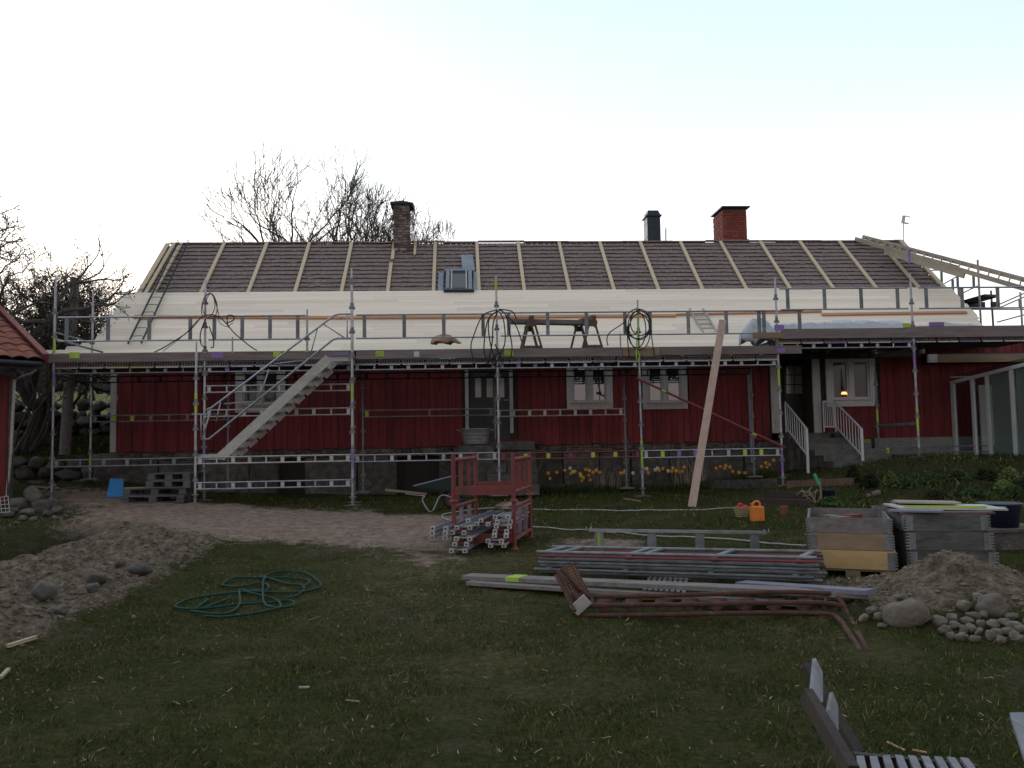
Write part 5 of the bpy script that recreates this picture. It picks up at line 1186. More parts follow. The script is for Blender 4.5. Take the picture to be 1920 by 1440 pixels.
# --- green garden hose
hp = [[(358, 1146), (372, 1148), (410, 1150), (435, 1146), (450, 1132), (450, 1109), (470, 1114), (500, 1119), (518, 1122), (526, 1132), (520, 1142), (470, 1153), (420, 1155), (385, 1153)], [(327, 1133), (350, 1122), (400, 1115), (470, 1112), (560, 1112), (600, 1102), (595, 1090), (570, 1075), (530, 1072), (502, 1076), (495, 1090), (493, 1108), (496, 1130), (515, 1139), (540, 1136), (552, 1130), (540, 1124), (500, 1128), (440, 1135), (380, 1141), (340, 1139), (327, 1134)], [(415, 1096), (430, 1083), (455, 1080), (500, 1086), (540, 1099), (565, 1101), (570, 1108), (555, 1117), (530, 1122)], [(415, 1096), (450, 1102), (485, 1097), (503, 1102), (498, 1110), (470, 1108)], [(365, 1141), (390, 1124)], [(380, 1141), (432, 1122)], [(476, 1085), (495, 1081), (500, 1088)], [(510, 1088), (545, 1087), (580, 1091), (565, 1108)]]
mb = MB()
for L in hp:
    Q = smooth_pts([G(p[0], p[1]+3) for p in L], 7); zz = [gh(p.x, p.y)+.022 for p in Q]; zz = [sum(zz[max(0, i-3):i+4])/len(zz[max(0, i-3):i+4])+.006 for i in range(len(zz))]
    mb.path([Vector((p.x, p.y, z)) for p, z in zip(Q, zz)], .012, 6)
tag(mb.build('garden_hose', green_rub, smooth=True), 'green garden hose lying tangled on the lawn', 'hose')
# --- basket and jerry can
q = on(1391, 972); bs = empty('basket', q, 'pale wicker basket holding red toys on the lawn', 'basket')
MB().lathe([(.001, 0), (.085, 0), (.12, .17), (.125, .175), (.112, .17), (.08, .015), (.001, .015)], 20, q).build('body', wick, bs, smooth=True)
for z_ in (.03, .06, .09, .12, .15, .175): MB().lathe([(.086+z_*.205, z_-.008), (.096+z_*.205, z_), (.086+z_*.205, z_+.008)], 20, q).build('woven_ring', wick, bs, smooth=True)
for i, (dx, dz) in enumerate(((-.05, .18), (.0, .19), (.05, .175), (.09, .17), (-.02, .22))):
    t = stone('toy', q+Vector((dx, .0, dz)), (.08, .07, .07), None, m=pm('red_toy_plastic', (.6, .03, .04), (.5, .02, .03), 4, .5, 0, 0), seed=i); tag(t, 'small red toys heaped in the wicker basket', 'toy', 'red toys in the basket')
q = on(1420, 978); jc = empty('jerry_can', q, 'bright orange plastic jerry can on the lawn beside the basket', 'jerry can')
o = MB().box(q+Vector((0, 0, .12)), (.2, .14, .24)).build('body', orange_pl, jc, bevel=.02); o.modifiers['bevel'].segments = 3
MB().path(smooth_pts([q+Vector(v) for v in ((-.06, 0, .235), (-.055, 0, .29), (0, 0, .315), (.045, 0, .29), (.05, 0, .235))], 4), .017, 8).build('handle', orange_pl, jc, smooth=True); MB().tube(q+Vector((-.07, 0, .23)), q+Vector((-.09, 0, .285)), .022).build('cap', orange_pl, jc)
# --- pallet collars
def collar(c, L, Wd, z, H, rz, m, par_label, group=None):
    e = empty('pallet_collar', (0, 0, 0), par_label, 'pallet collar', group, world=False)
    for s_ in (-1, 1):
        pbox('side_board', m, (0, s_*Wd/2, H/2), (L, .022, H), e); pbox('side_board', m, (s_*L/2, 0, H/2), (.022, Wd-.03, H), e)
        for t in (-1, 1):
            MB().box((s_*(L/2-.035), t*(Wd/2+.014), H/2), (.07, .006, H-.02)).box((s_*(L/2+.014), t*(Wd/2-.035), H/2), (.006, .07, H-.02)).build('hinge', galv_d, e)
            rr = MB()
            for i in range(6): rr.box((s_*(L/2+.0), t*(Wd/2+.018), H*(i+.5)/6), (.05, .012, .014))
            rr.build('hinge_ribs', galv_d, e, kind='stuff')
    e.matrix_world = Matrix.Translation(Vector(c)+Vector((0, 0, z))) @ Matrix.Rotation(rz, 4, 'Z'); return e
galv_h = galv_d
def stack(pxf, pyf, deg, mats, hs, plab, labs, pm_):
    f = G(pxf, pyf); ca = math.radians(deg); dd = Vector((-math.sin(ca), math.cos(ca), 0)); c = f+dd*.6; c.z = f.z-.02
    pallet(c, ca, plab, L=.8, Wd=1.2, m=pm_, group='pallets under the collars'); z = .146
    for i, (m, h, lb) in enumerate(zip(mats, hs, labs)):
        sh_ = dd*(.035*i)+Vector((-.02*i, 0, 0)); collar(c+sh_, .8 if i == 0 else .78, 1.2, z, h, ca+.012*i, m, lb, 'pallet collars on the right'); z += h+.003
    return c, dd, c.z+z
cA, dA, zA = stack(1600, 1090, -25, (yellow_wood, tan_wood, gray_wood), (.185, .165, .155), 'light new pallet under the pine pallet collars on the right', ('bottom pallet collar of fresh yellow pine on the right', 'middle pallet collar of brownish pine', 'top grey pallet collar on the pine stack'), tan_wood)
sd = Vector((dA.y, -dA.x, 0)); br_ = empty('brick_rubble', cA, 'broken bricks and steel rails lying in the open pine collar stack', 'rubble')
MB().box((cA.x, cA.y, zA-.2), (.7, 1.1, .12), Matrix.Rotation(math.radians(-25), 3, 'Z')).build('soil_fill', soil_m, br_)
for i in range(7): MB().box(cA-dA*(.05-.12*(i % 3))-sd*(.28-.06*i)+Vector((0, 0, zA-cA.z-.11+.05*(i % 2))), (.2, .1, .06), Matrix.Rotation(.7*i, 3, 'Z')).build('brick', (brick_old, stone_p, brick_red)[i % 3], br_)
cB, dB, zB = stack(1788, 1092, -14, (dark_grey_wood, dark_grey_wood, dark_grey_wood), (.185, .185, .17), 'weathered pallet under the grey collar box with loose lid boards', ('lowest grey collar of the box behind the stone heap', 'middle grey collar of the box behind the stone heap', 'uppermost grey collar, directly under the loose lid boards'), gray_wood)
Bx = Matrix.Rotation(math.radians(-14), 3, 'Z')
for i, (dx, dy, dz, L_, w, rz_, tx_, m, lb) in enumerate(((.10, -.05, .035, 1.05, .62, .04, .015, alu, 'wide pale metal sheet lying over the grey box'), (-.02, .1, .075, .62, .3, -.05, .02, tan_pale, 'short pale board on top of the metal sheet'), (-.3, -.5, .03, .5, .14, -.5, -.02, violet_dull, 'pinkish thin board slipping off the left of the box'), (.50, .0, .02, .45, .13, -.25, .0, tan_pale, 'light board sticking out right of the grey box'), (.0, -.12, .008, .9, .8, .0, .0, brown_wood, 'brown board under the metal sheet on the box'), (.05, -.28, .055, .8, .05, .02, .01, green_p, 'thin yellow-green batten along the front of the lid'), (.02, .28, .06, .7, .16, .1, .02, gray_wood, 'grey board end at the back of the lid'))):
    c = Vector((cB.x, cB.y, zB))+Bx @ Vector((dx, dy, 0))+Vector((0, 0, dz)); e = empty('lid_board', c, lb, 'board', 'loose boards covering the grey box'); MB().box(c, (L_, w, .018), Bx @ Matrix.Rotation(rz_, 3, 'Z') @ Matrix.Rotation(tx_, 3, 'Y')).build('board', m, e)
# --- concrete trough and dark blue tub at the right edge
q = on(1890, 1033); tr = empty('concrete_trough', q, 'low concrete planter wall at the right edge behind the grey box', 'planter'); 
MB().box(q+Vector((.75, .3, .07)), (2.0, .6, .3)).build('body', found_m, tr); MB().box(q+Vector((.75, .3, .235)), (2.06, .66, .035)).build('rim', found_m, tr)
q = on(1890, 1033)+Vector((.12, .3, .5)); dtb = empty('dark_tub', (q.x, q.y, q.z-.25), 'dark blue plastic tub standing in the concrete planter', 'tub'); MB().lathe([(.001, -.25), (.2, -.25), (.25, .03), (.27, .05), (.23, .04), (.001, .0)], 20, q).build('body', pm('dark_blue_plastic', (.015, .02, .05), (.01, .014, .035), 4, .5), dtb, smooth=True)
# --- wooden bench, front right
bn = empty('garden_bench', (0, 0, 0), 'slatted grey garden bench with dark frame, only its end in view at the bottom right', 'bench')
D0 = 3.1; 
def bp(px, py, D): return at(px, py, D)
MB().bar(bp(1512, 1303, 3.0), bp(1598, 1450, 2.62), .035, .055, up=(0, 1, 0)).build('back_post', dark_wood, bn); MB().bar(bp(1512, 1250, 3.55), bp(1612, 1418, 3.15), .035, .05, up=(0, 1, 0)).build('back_post', dark_wood, bn)
def slab(name, pts, ext, m): MB().prism(pts, ext).build(name, m, bn)
slab('back_rail', [bp(1523, 1235, 3.38), bp(1536, 1262, 3.34), bp(1536, 1318, 2.98), bp(1517, 1297, 3.02)], (.02, .012, 0), pale_slat := pm('silvery_bench_slat', (.23, .23, .26), (.13, .13, .145), 4, .8, 0, .3, stretch=(5, 1, 5)))
slab('back_rail', [bp(1555, 1299, 3.3), bp(1565, 1325, 3.26), bp(1565, 1372, 2.92), bp(1548, 1333, 2.96)], (.02, .012, 0), pale_slat)
for i in range(9):
    x = 1612+24.5*i; a, b_ = bp(x, 1417+1.0*i, 3.12), bp(x+12+3*i, 1475, 2.7); MB().bar(a, b_, .027, .018).build('seat_slat', pale_slat, bn)
MB().bar(bp(1600, 1424, 3.1), bp(1830, 1436, 3.1)+Vector((0, 0, -.02)), .03, .05).build('seat_rail', dark_wood, bn)
zb_ = gh(1.3, 3.1)
for (px, py, D) in ((1605, 1424, 3.1), (1825, 1436, 3.1)):
    a = bp(px, py, D); MB().bar(a, (a.x, a.y, zb_), .04, .04).build('leg', dark_wood, bn)
# --- grey table corner at the right edge
a = [at(1893, 1336, 3.6), at(1990, 1345, 3.6), at(2040, 1430, 3.0), at(1925, 1392, 3.0)]
z_ = a[0].z; a = [Vector((p.x, p.y, z_)) for p in a]; tbl = empty('garden_table', (a[1].x, a[1].y, 0), 'corner of a grey garden table at the right edge', 'table'); MB().prism(a, (0, 0, -.025)).build('tabletop', pale_slat, tbl)
for p in a[1:3]: MB().bar((p.x+.02, p.y, z_-.03), (p.x+.02, p.y, 0), .04, .04).build('leg', dark_wood, tbl)
# --- sticks
def stick(pa, pb, r, m, label, cat='stick'):
    a, b_ = on(*pa), on(*pb); o = MB().bar(a+Vector((0, 0, r+.01)), b_+Vector((0, 0, r+.012)), r*2, r*1.6).build('stick', m); tag(o, label, cat)
stick((14, 1221), (67, 1203), .016, straw, 'pale broken stick on the grass near the left edge'); stick((1664, 1401), (1697, 1418), .004, yellow_wood, 'yellow straw lying left of the bench slats'); stick((1712, 1419), (1738, 1417.5), .004, yellow_wood, 'short yellow straw lying flat above the bench seat')
stick((58, 915), (110, 919), .02, tan_pale, 'pale batten lying by the leftmost scaffold foot'); stick((85, 919), (104, 912), .018, tan_pale, 'short pale batten crossing the one at the leftmost foot'); stick((648, 1319), (674, 1321), .004, straw, 'thin pale twig in the middle of the lawn')
stick((0, 1279), (16, 1266), .012, straw, 'pale twig cut by the left picture edge'); stick((560, 1296), (580, 1298), .006, white_rub, 'small white scrap on the lawn in front'); stick((1170, 938), (1200, 943), .02, tan_wood, 'short board by the foot of the fifth post')
# --- stones
def pile(pts, label, group, m, nm='stone'):
    for k_, (px, py, w, h) in enumerate(pts):
        q = on(px, py+h*.45); s = q.y/1561; stone(nm, q+Vector((0, .05, h*s*.42)), (w*s, w*s*.8, h*s*1.1), m=m); o = COL.objects[-1]; tag(o, label if isinstance(label, str) else label[k_], 'stone', group)
rs_ = random.Random(12); P2 = []
big = stone('boulder', on(1726, 1184)+Vector((0, .16, .09)), (.38, .36, .30), m=stone_p, seed=4, rz=.3); tag(big, 'large rounded boulder at the left of the stone heap', 'boulder')
b2 = stone('boulder', on(1875, 1160)+Vector((0, .1, .05)), (.32, .28, .22), m=stone_p, seed=1, rz=1); tag(b2, 'yellowish boulder behind the small stones on the right', 'boulder')
row = [(1779, 1187), (1794, 1196), (1812, 1197), (1830, 1184), (1847, 1192), (1862, 1196), (1880, 1190), (1900, 1188), (1916, 1194), (1771, 1172), (1800, 1178), (1822, 1170), (1846, 1174), (1868, 1178), (1892, 1174), (1914, 1178), (1790, 1165), (1835, 1158), (1855, 1160), (1905, 1162), (1928, 1186), (1938, 1172), (1920, 1205), (1886, 1204), (1840, 1202), (1815, 1186)]
for px, py in row: P2.append((px+rs_.uniform(-4, 4), py, rs_.uniform(22, 34), rs_.uniform(16, 24)))
pile(P2, 'small rounded fieldstone in the row in front of the right-hand heap', 'small stones edging the right-hand heap', stone_p)
pile([(1640, 1150, 26, 18), (1655, 1160, 24, 18), (1668, 1148, 28, 24), (1680, 1165, 30, 22), (1690, 1150, 24, 18), (1626, 1162, 30, 18), (1660, 1176, 24, 12), (1545, 1108, 22, 14), (1700, 1128, 26, 18), (1753, 1090, 20, 14), (1790, 1110, 24, 16), (1840, 1120, 20, 12), (1777, 1135, 22, 18), (1815, 1140, 34, 24)], 'fieldstone lying between the boards and the large boulder', 'stones left of the large boulder', stone_p)
pile([(30, 945, 34, 26), (60, 930, 46, 34), (95, 945, 32, 22), (75, 950, 36, 26), (50, 962, 30, 16), (20, 958, 24, 18), (105, 958, 24, 14), (85, 964, 22, 12), (128, 962, 14, 10), (10, 966, 26, 14), (40, 972, 22, 12), (60, 974, 20, 10), (120, 970, 12, 8), (28, 1052 - 70, 12, 8), (100, 972, 14, 9)], 'grey stone in the small pile beside the red barn', 'stones piled by the red barn', stone_m)
pile([(75, 1113, 48, 42), (178, 1090, 40, 30), (262, 1070, 52, 26), (110, 1145, 30, 18), (92, 1153, 18, 12), (225, 1060, 26, 16), (170, 1105, 30, 18), (62, 1160, 18, 8)], ['tall pale stone standing half buried in the trench spoil', 'rounded grey stone in the middle of the trench spoil', 'wide flat stone at the right rim of the trench spoil', 'flat stone at the lower rim of the trench spoil', 'small stone just below the spoil heap', 'stone near the top of the trench spoil', 'squat stone between the rounded and the flat spoil stones', 'small flat stone on the spoil at the left edge'], 'stones in the trench spoil', stone_m)
pile([(341, 1067, 14, 10), (414, 1078, 7, 7), (385, 1106, 7, 5), (247, 1160, 10, 8), (52, 1190, 8, 5), (52, 1220, 8, 5), (1645, 925, 24, 16), (1631, 930, 12, 10)], ['pale stone on the grass between spoil heap and garden hose', 'tiny white stone just behind the garden hose', 'small grey pebble left of the garden hose', 'small pale stone in front of the spoil heap', 'pebble beside the pale broken stick, behind it', 'pebble beside the pale broken stick, in front of it', 'pinkish stone on the slope above the pine collars', 'smaller stone left of the pinkish one on the slope'], 'single stones on the lawn', stone_p)
# --- wire basket at the left edge
q = at(8, 945, 14.5); wbx = empty('wire_basket', q-Vector((0, 0, .15)), 'white wire basket at the left edge by the stones', 'basket'); wg = MB()
P_ = [at(-14, 935, 14.3), at(15, 930, 14.3), at(18, 960, 14.3), at(-12, 962, 14.3)]
for i in range(5): t = i/4; MB().tube(P_[0].lerp(P_[3], t), P_[1].lerp(P_[2], t), .006, n=5).build('wire', white_rub, wbx); MB().tube(P_[0].lerp(P_[1], t), P_[3].lerp(P_[2], t), .006, n=5).build('wire', white_rub, wbx)
# --- flower bed: edging, daffodils, dry stems
ed = empty('bed_edging', on(1230, 920), 'low dark concrete edging in front of the daffodil bed', 'edging')
eY = on(1230, 925).y+.0
for i in range(8):
    a = on(1005+57*i, 924-1.2*i); b_ = on(1005+57*(i+1), 924-1.2*(i+1)); MB().bar(a+Vector((0, .1, .02)), b_+Vector((-.01, .1, .02)), .07, .34).build('edging_slab', found_m, ed)
def daffodil(px, py, white=False, label=None):
    Y = eY+rnd.uniform(.35, .85); h = at(px, py, Y); g = gh(h.x, Y); d = empty('daffodil', (h.x, Y, g), label or ('white' if white else 'yellow')+' daffodil blooming in the bed below the red wall', 'flower', 'white daffodils in the bed' if white else 'yellow daffodils in the bed')
    m = wht_pet if white else yel_pet; mb = MB(); n = 6
    for i in range(n):
        a = 2*PI*i/n; u_ = Vector((math.cos(a), 0, math.sin(a))); v_ = Vector((-math.sin(a), 0, math.cos(a))); mb.add([h, h+u_*.03+v_*.014+Vector((0, .008, 0)), h+u_*.052+Vector((0, .012, 0)), h+u_*.03-v_*.014+Vector((0, .008, 0))], [(0, 1, 2, 3)])
    mb.build('petals', m, d); MB().lathe([(.012, 0), (.016, .02), (.02, .028)], 8, (0, 0, 0)).mesh; MB().tube(h+Vector((0, .0, 0)), h+Vector((0, -.028, 0)), .012, .018, n=8).build('trumpet', yel_pet, d)
    MB().tube((h.x, Y+.01, g-.03), h+Vector((0, .01, 0)), .004, n=4).build('stem', leaf_g, d)
    lf = MB()
    for i in range(5):
        x = h.x+rnd.uniform(-.06, .06); z1_ = g+rnd.uniform(.12, .28); lf.add([(x-.008, Y, g-.03), (x+.008, Y, g-.03), (x+rnd.uniform(-.03, .03), Y+rnd.uniform(-.03, .03), z1_)], [(0, 1, 2)])
    lf.build('leaves', leaf_g, d)
for p in [(1028, 887), (1044, 886), (1031, 897), (1059, 882), (1078, 884), (1088, 888), (1098, 880), (1105, 882), (1089, 892), (1104, 891), (1112, 886), (1094, 896), (1091, 901), (1106, 900), (1118, 882), (1125, 886), (1070, 888), (1164, 887), (1172, 883), (1170, 886), (1207, 878), (1216, 887), (1236, 882), (1243, 879), (1262, 878), (1268, 883), (1275, 885), (1260, 884), (1283, 876), (1280, 884), (1313, 877), (1343, 878), (1351, 875), (1359, 878), (1361, 873), (1369, 876), (1374, 884), (1386, 886), (1397, 887), (1428, 875), (1438, 876), (1443, 871), (1451, 863), (1436, 868)]: daffodil(*p)
for p in [(1069, 878), (1213, 879), (1229, 881), (1253, 883), (1074, 885), (1187, 887), (1233, 878)]: daffodil(*p, white=True)
r_ = np.random.RandomState(33); xa_, xb_ = at(1005, 900, eY).x, at(1465, 895, eY).x; n = 5200
blades('bed_leaves', r_.uniform(xa_, xb_, n), r_.uniform(eY+.15, YW-.25, n), .06, .24, .016, .5, [leaf_g, gr_a, leaf_d], 'dark green leaves crowding the daffodil bed', 5, frac=[.35, .4, .25])
def stems(pxa, pxb, py, hgt, n, label):
    mb = MB()
    for i in range(n):
        px = rnd.uniform(pxa, pxb); Y = eY+rnd.uniform(.4, 1.0); b_ = at(px, py, Y); g = gh(b_.x, Y); le = rnd.uniform(-.25, .25); h = rnd.uniform(.5, 1)*hgt
        mb.path([(b_.x, Y, g), (b_.x+le*.3*h, Y, g+h*.6), (b_.x+le*h, Y+rnd.uniform(-.05, .05), g+h)], [.006, .005, .002], 4)
    o = mb.build('dry_stems', straw); tag(o, label, 'plant')
stems(1115, 1165, 895, .62, 34, 'clump of dry pale stems in the bed between the yellow daffodils'); stems(1262, 1320, 895, .85, 40, 'tall dry stems in the bed left of the leaning timber')
stems(1000, 1008, 900, 1.0, 3, 'few tall bare stems beside the right edge of the red racks')
# ================================================================ RED BARN AT THE LEFT EDGE
# its long side runs away from the camera just outside the picture; only the corner and the roof's edge show
YB0 = 16.9
bc = at(27, 700, YB0)                          # corner of the barn nearest the yard
E0 = at(88, 677, YB0-.25); rk = at(-12, 574, YB0+2.4)-E0
gv = Vector((rk.x, rk.y, 0)).normalized(); ev = Vector((-gv.y, gv.x, 0))      # along the gable, along the eave
if ev.x > 0: ev = -ev
barn = empty('red_barn', (bc.x, YB0, gz(-9, 17)), 'dark red barn with a clay tile roof cut by the left picture edge', 'barn')
zbt = at(22, 704, YB0).z; zbb = gh(bc.x, YB0)-.05; o0 = Vector((bc.x, YB0, 0)); Rw = Matrix((tuple(ev), tuple(gv), (0, 0, 1))).transposed()
MB().box(o0+ev*1.6+gv*1.2+Vector((0, 0, (zbt+zbb)/2)), (3.2, 2.3, zbt-zbb-.02), Rw).build('wall', dark_wood, barn)
for i in range(12): pbox('wall_board', falu, o0+ev*(.16+.26*i)+gv*.03+Vector((0, 0, (zbt+zbb)/2)), (.25, .03, zbt-zbb-.02*(i % 2)), barn, R=Rw)
for i in range(8): pbox('wall_board', falu, o0+ev*.0+gv*(.16+.26*i)+Vector((0, 0, (zbt+zbb)/2)), (.03, .25, zbt-zbb), barn, R=Rw)
pbox('corner_board', found_m, o0+ev*.04+gv*-.01+Vector((0, 0, (zbt+zbb)/2)), (.1, .05, zbt-zbb), barn, R=Rw)
# roof: eave runs from the corner at (90,676) to the left, slope rises away to the upper left
er = ev; rk_n = rk.normalized(); nrm = er.cross(rk_n).normalized()
if nrm.z < 0: nrm = -nrm
nrow, ncol = 9, 9; tw, tl = .27, .42
def pantile():
    mb = MB(); n = 7; vs = []
    for j in range(2):
        for i in range(n):
            u_ = i/(n-1); vs.append(Vector((-(u_*1.06)*tw, 0, .045*math.sin(u_*PI*1.0)+(.012 if j == 0 else -.012)))+Vector((0, j*tl*1.1, 0)))
    vs += [v-Vector((0, 0, .02)) for v in vs[:n]]
    return vs, [(i, i+1, n+i+1, n+i) for i in range(n-1)]+[(i+1, i, 2*n+i, 2*n+i+1) for i in range(n-1)]
pv, pf = pantile(); key = MB().add(pv, pf).mesh('tile', smooth=False); key.materials.append(tile_m)
B3 = Matrix((tuple(-er), tuple(rk_n), tuple(nrm))).transposed()
for r0 in range(nrow):
    for c0 in range(ncol):
        p = E0+er*(.06+tw*c0)+rk_n*(tl*r0)+nrm*(.03+rnd.uniform(-.006, .006)); place(key, 'roof_tile', Matrix.Translation(p) @ B3.to_4x4() @ Matrix.Rotation(rnd.uniform(-.02, .02), 4, 'Z'), barn)
rkL = rk.length+.9
MB().bar(E0+nrm*.05, E0+rk_n*rkL+nrm*.05, .05, .17, up=nrm).build('barge_board', red_steel_d, barn)
MB().bar(E0+nrm*.13+er*.03, E0+rk_n*rkL+nrm*.13+er*.03, .12, .025, up=nrm).build('barge_cap', red_steel, barn)
MB().add([E0-nrm*.04, E0+er*3-nrm*.04, E0+er*3+rk_n*rkL-nrm*.04, E0+rk_n*rkL-nrm*.04], [(0, 1, 2, 3)]).build('roof_underlay', dark_wood, barn)
pbox('fascia_board', dark_wood, E0+er*1.3+gv*.05+Vector((0, 0, -.09)), (2.6, .03, .14), barn, R=Rw)
MB().path([E0+er*1.8+Vector((0, 0, -.05))-gv*.06, E0+er*.12+Vector((0, 0, -.07))-gv*.06], .05, 8).build('gutter', metal_black, barn)
MB().path(smooth_pts([at(66, 686, YB0-.3), at(67, 694, YB0-.3), at(60, 700, YB0-.2), at(30, 712, YB0+.0), at(24, 730, YB0-.03)], 4), .028, 8).build('downpipe_bend', metal_grey, barn)
MB().path([at(27, 712, YB0-.05), at(20, 850, YB0-.05), at(13, 932, YB0-.05)], .03, 8).build('downpipe', pm('flaking_white_pipe', (.45, .43, .42), (.25, .23, .22), 8, .6), barn)
MB().path([at(24, 850, YB0-.1), at(21, 935, YB0-.1)], .012, 6).build('cable', metal_black, barn)
# ================================================================ STONE WALLS ON THE LEFT
def drywall(name, x0, x1, Y, z0, z1, label, smin, smax, step, m=stone_m, wob=.25, jit=.25):
    w_ = empty(name, ((x0+x1)/2, Y, z0), label, 'wall'); z = z0
    core = MB().box(((x0+x1)/2, Y+.45, (z0+z1)/2-.1), (x1-x0, .45, z1-z0-.15)).build('core', dark_wood, w_)
    while z < z1:
        x = x0; h = rnd.uniform(smin, smax)*.75
        while x < x1:
            w = rnd.uniform(smin, smax)*1.25; stone('stone', (x+w/2, Y+rnd.uniform(-jit, jit)*.5+(z-z0)*.12, z+h*.45+rnd.uniform(-.06, .06)), (w*1.08, w*.9, h*rnd.uniform(1.0, 1.35)), w_, m=m); x += w*.92
        z += h*.82
    return w_
drywall('stone_wall', -12.9, -8.4, 20.35, .55, 1.25, 'mossy retaining wall of big round stones left of the house corner', .3, .58, .5)
drywall('stone_wall', -15.5, -8.3, 24.3, 1.95, 2.6, 'dark dry stone wall below the pasture behind the left trees', .26, .5, .4)
# ================================================================ UTILITY POLE, FENCE, FAR HOUSE
q = at(122, 822, 20.95); up0 = empty('wooden_pole', (q.x, 20.95, q.z-.2), 'bare wooden pole leaning slightly among the left trees', 'pole'); MB().tube((q.x, 20.95, q.z-.4), at(141, 521, 20.95), .13, .1, n=12).build('pole', gray_wood, up0, smooth=False)
fh_ = empty('far_house', at(150, 745, 70), 'distant grey-roofed house with white veranda seen through the left trees', 'house')
a, b_ = at(118, 752, 70), at(192, 752, 70); zr_ = at(150, 708, 70).z; ze_ = at(150, 727, 70).z
MB().box(((a.x+b_.x)/2, 74, (a.z+ze_)/2), (b_.x-a.x, 6, ze_-a.z)).build('wall', gray_wood, fh_)
MB().prism([(a.x-.3, 70.5, ze_), (a.x-.3, 74, zr_), (a.x-.3, 77.5, ze_)], (b_.x-a.x+.6, 0, 0)).build('roof', pm('blue_grey_roof', (.2, .24, .3), None, 3, .8), fh_)
for i in range(7): p = at(139+2.6*i, 748, 70); MB().box((p.x, 70.2, p.z+.4), (.07, .06, 1.6)).build('veranda_post', white_clean, fh_)
for y_ in (722, 733, 752): c = at(147, y_, 70); MB().box((c.x, 70.1, c.z), (1.0, .08, .12)).build('veranda_rail', white_clean, fh_)
wf = empty('white_fence', at(130, 748, 62), 'distant white rail fence across the pasture', 'fence'); MB().tube(at(100, 750, 62), at(155, 748, 62), .07).build('rail', white_clean, wf)
for px in (105, 117, 129, 141, 152): MB().tube(at(px, 749, 62), at(px, 756, 62), .05).build('post', white_clean, wf)
MB().tube(at(133, 776, 45), at(132.5, 752, 45), .05).build('post', white_clean, wf)
# ================================================================ TREES
def grow(mb_thick, mb_thin, p, d, r, L, depth, rr, up=.25, spread=.6, twist=.35, leafs=None, rmin=.006, nseg=4, shrink=.72, kids=(2, 3)):
    stack = [(Vector(p), Vector(d).normalized(), r, L, depth)]
    while stack:
        p, d, r, L, dep = stack.pop(); pts = [p]; rs_ = [r]; r1 = r*(.62 if dep > 0 else .25)
        for i in range(nseg):
            d = (d+Vector((rr.gauss(0, 1), rr.gauss(0, 1), rr.gauss(0, 1)))*twist*.3+Vector((0, 0, up*.16))).normalized(); p = p+d*(L/nseg); pts.append(p); rs_.append(r+(r1-r)*(i+1)/nseg)
            if dep > 0 and i >= 1 and rr.random() < .55 and i < nseg-1:
                s = (d+Vector((rr.gauss(0, 1), rr.gauss(0, 1), rr.gauss(0, .7)))*spread*1.1).normalized(); stack.append((p, s, r*.42, L*.6*rr.uniform(.7, 1.2), dep-1 if dep < 3 else dep-2))
        tk = mb_thick if r > .03 else mb_thin; tk.path(pts, [max(x, rmin) for x in rs_], 7 if r > .08 else (5 if r > .03 else 3), cap=False)
        if leafs is not None and dep <= 1: leafs += [q for q in pts[1:]]
        if dep > 0:
            for k in range(rr.randint(*kids)):
                s = (d+Vector((rr.gauss(0, 1), rr.gauss(0, 1), rr.gauss(0, .8)))*spread).normalized(); stack.append((p, s, r1*rr.uniform(.75, 1), L*shrink*rr.uniform(.8, 1.15), dep-1))
def tree(loc, stems_, label, cat='tree', leafm=None, nleaf=0, lsize=.05, seed=1, name='bare_tree', group=None, zleaf=0, **kw):
    rr = random.Random(seed); t = empty(name, loc, label, cat, group); A, B = MB(), MB(); lf = [] if nleaf else None
    for (dx, d, r, L, dep) in stems_: grow(A, B, Vector(loc)+Vector(dx), d, r, L, dep, rr, leafs=lf, **kw)
    A.build('trunk', bark, t, smooth=True); o = B.build('crown', bark_w, t, kind='stuff')
    if nleaf:
        lf = [q for q in lf if q.z > loc[2]+zleaf] or lf; mb = MB(); vs = []; 
        for i in range(nleaf):
            c = rr.choice(lf)+Vector((rr.gauss(0, 1), rr.gauss(0, 1), rr.gauss(0, 1)))*.07; a = Vector((rr.gauss(0, 1), rr.gauss(0, 1), rr.gauss(0, 1))).normalized(); b3 = a.orthogonal().normalized(); s = lsize*rr.uniform(.5, 1.2)
            mb.add([c-a*s, c+b3*s*.5, c+a*s, c-b3*s*.5], [(0, 1, 2, 3)])
        mb.build('foliage', leafm, t, kind='stuff')
    return t
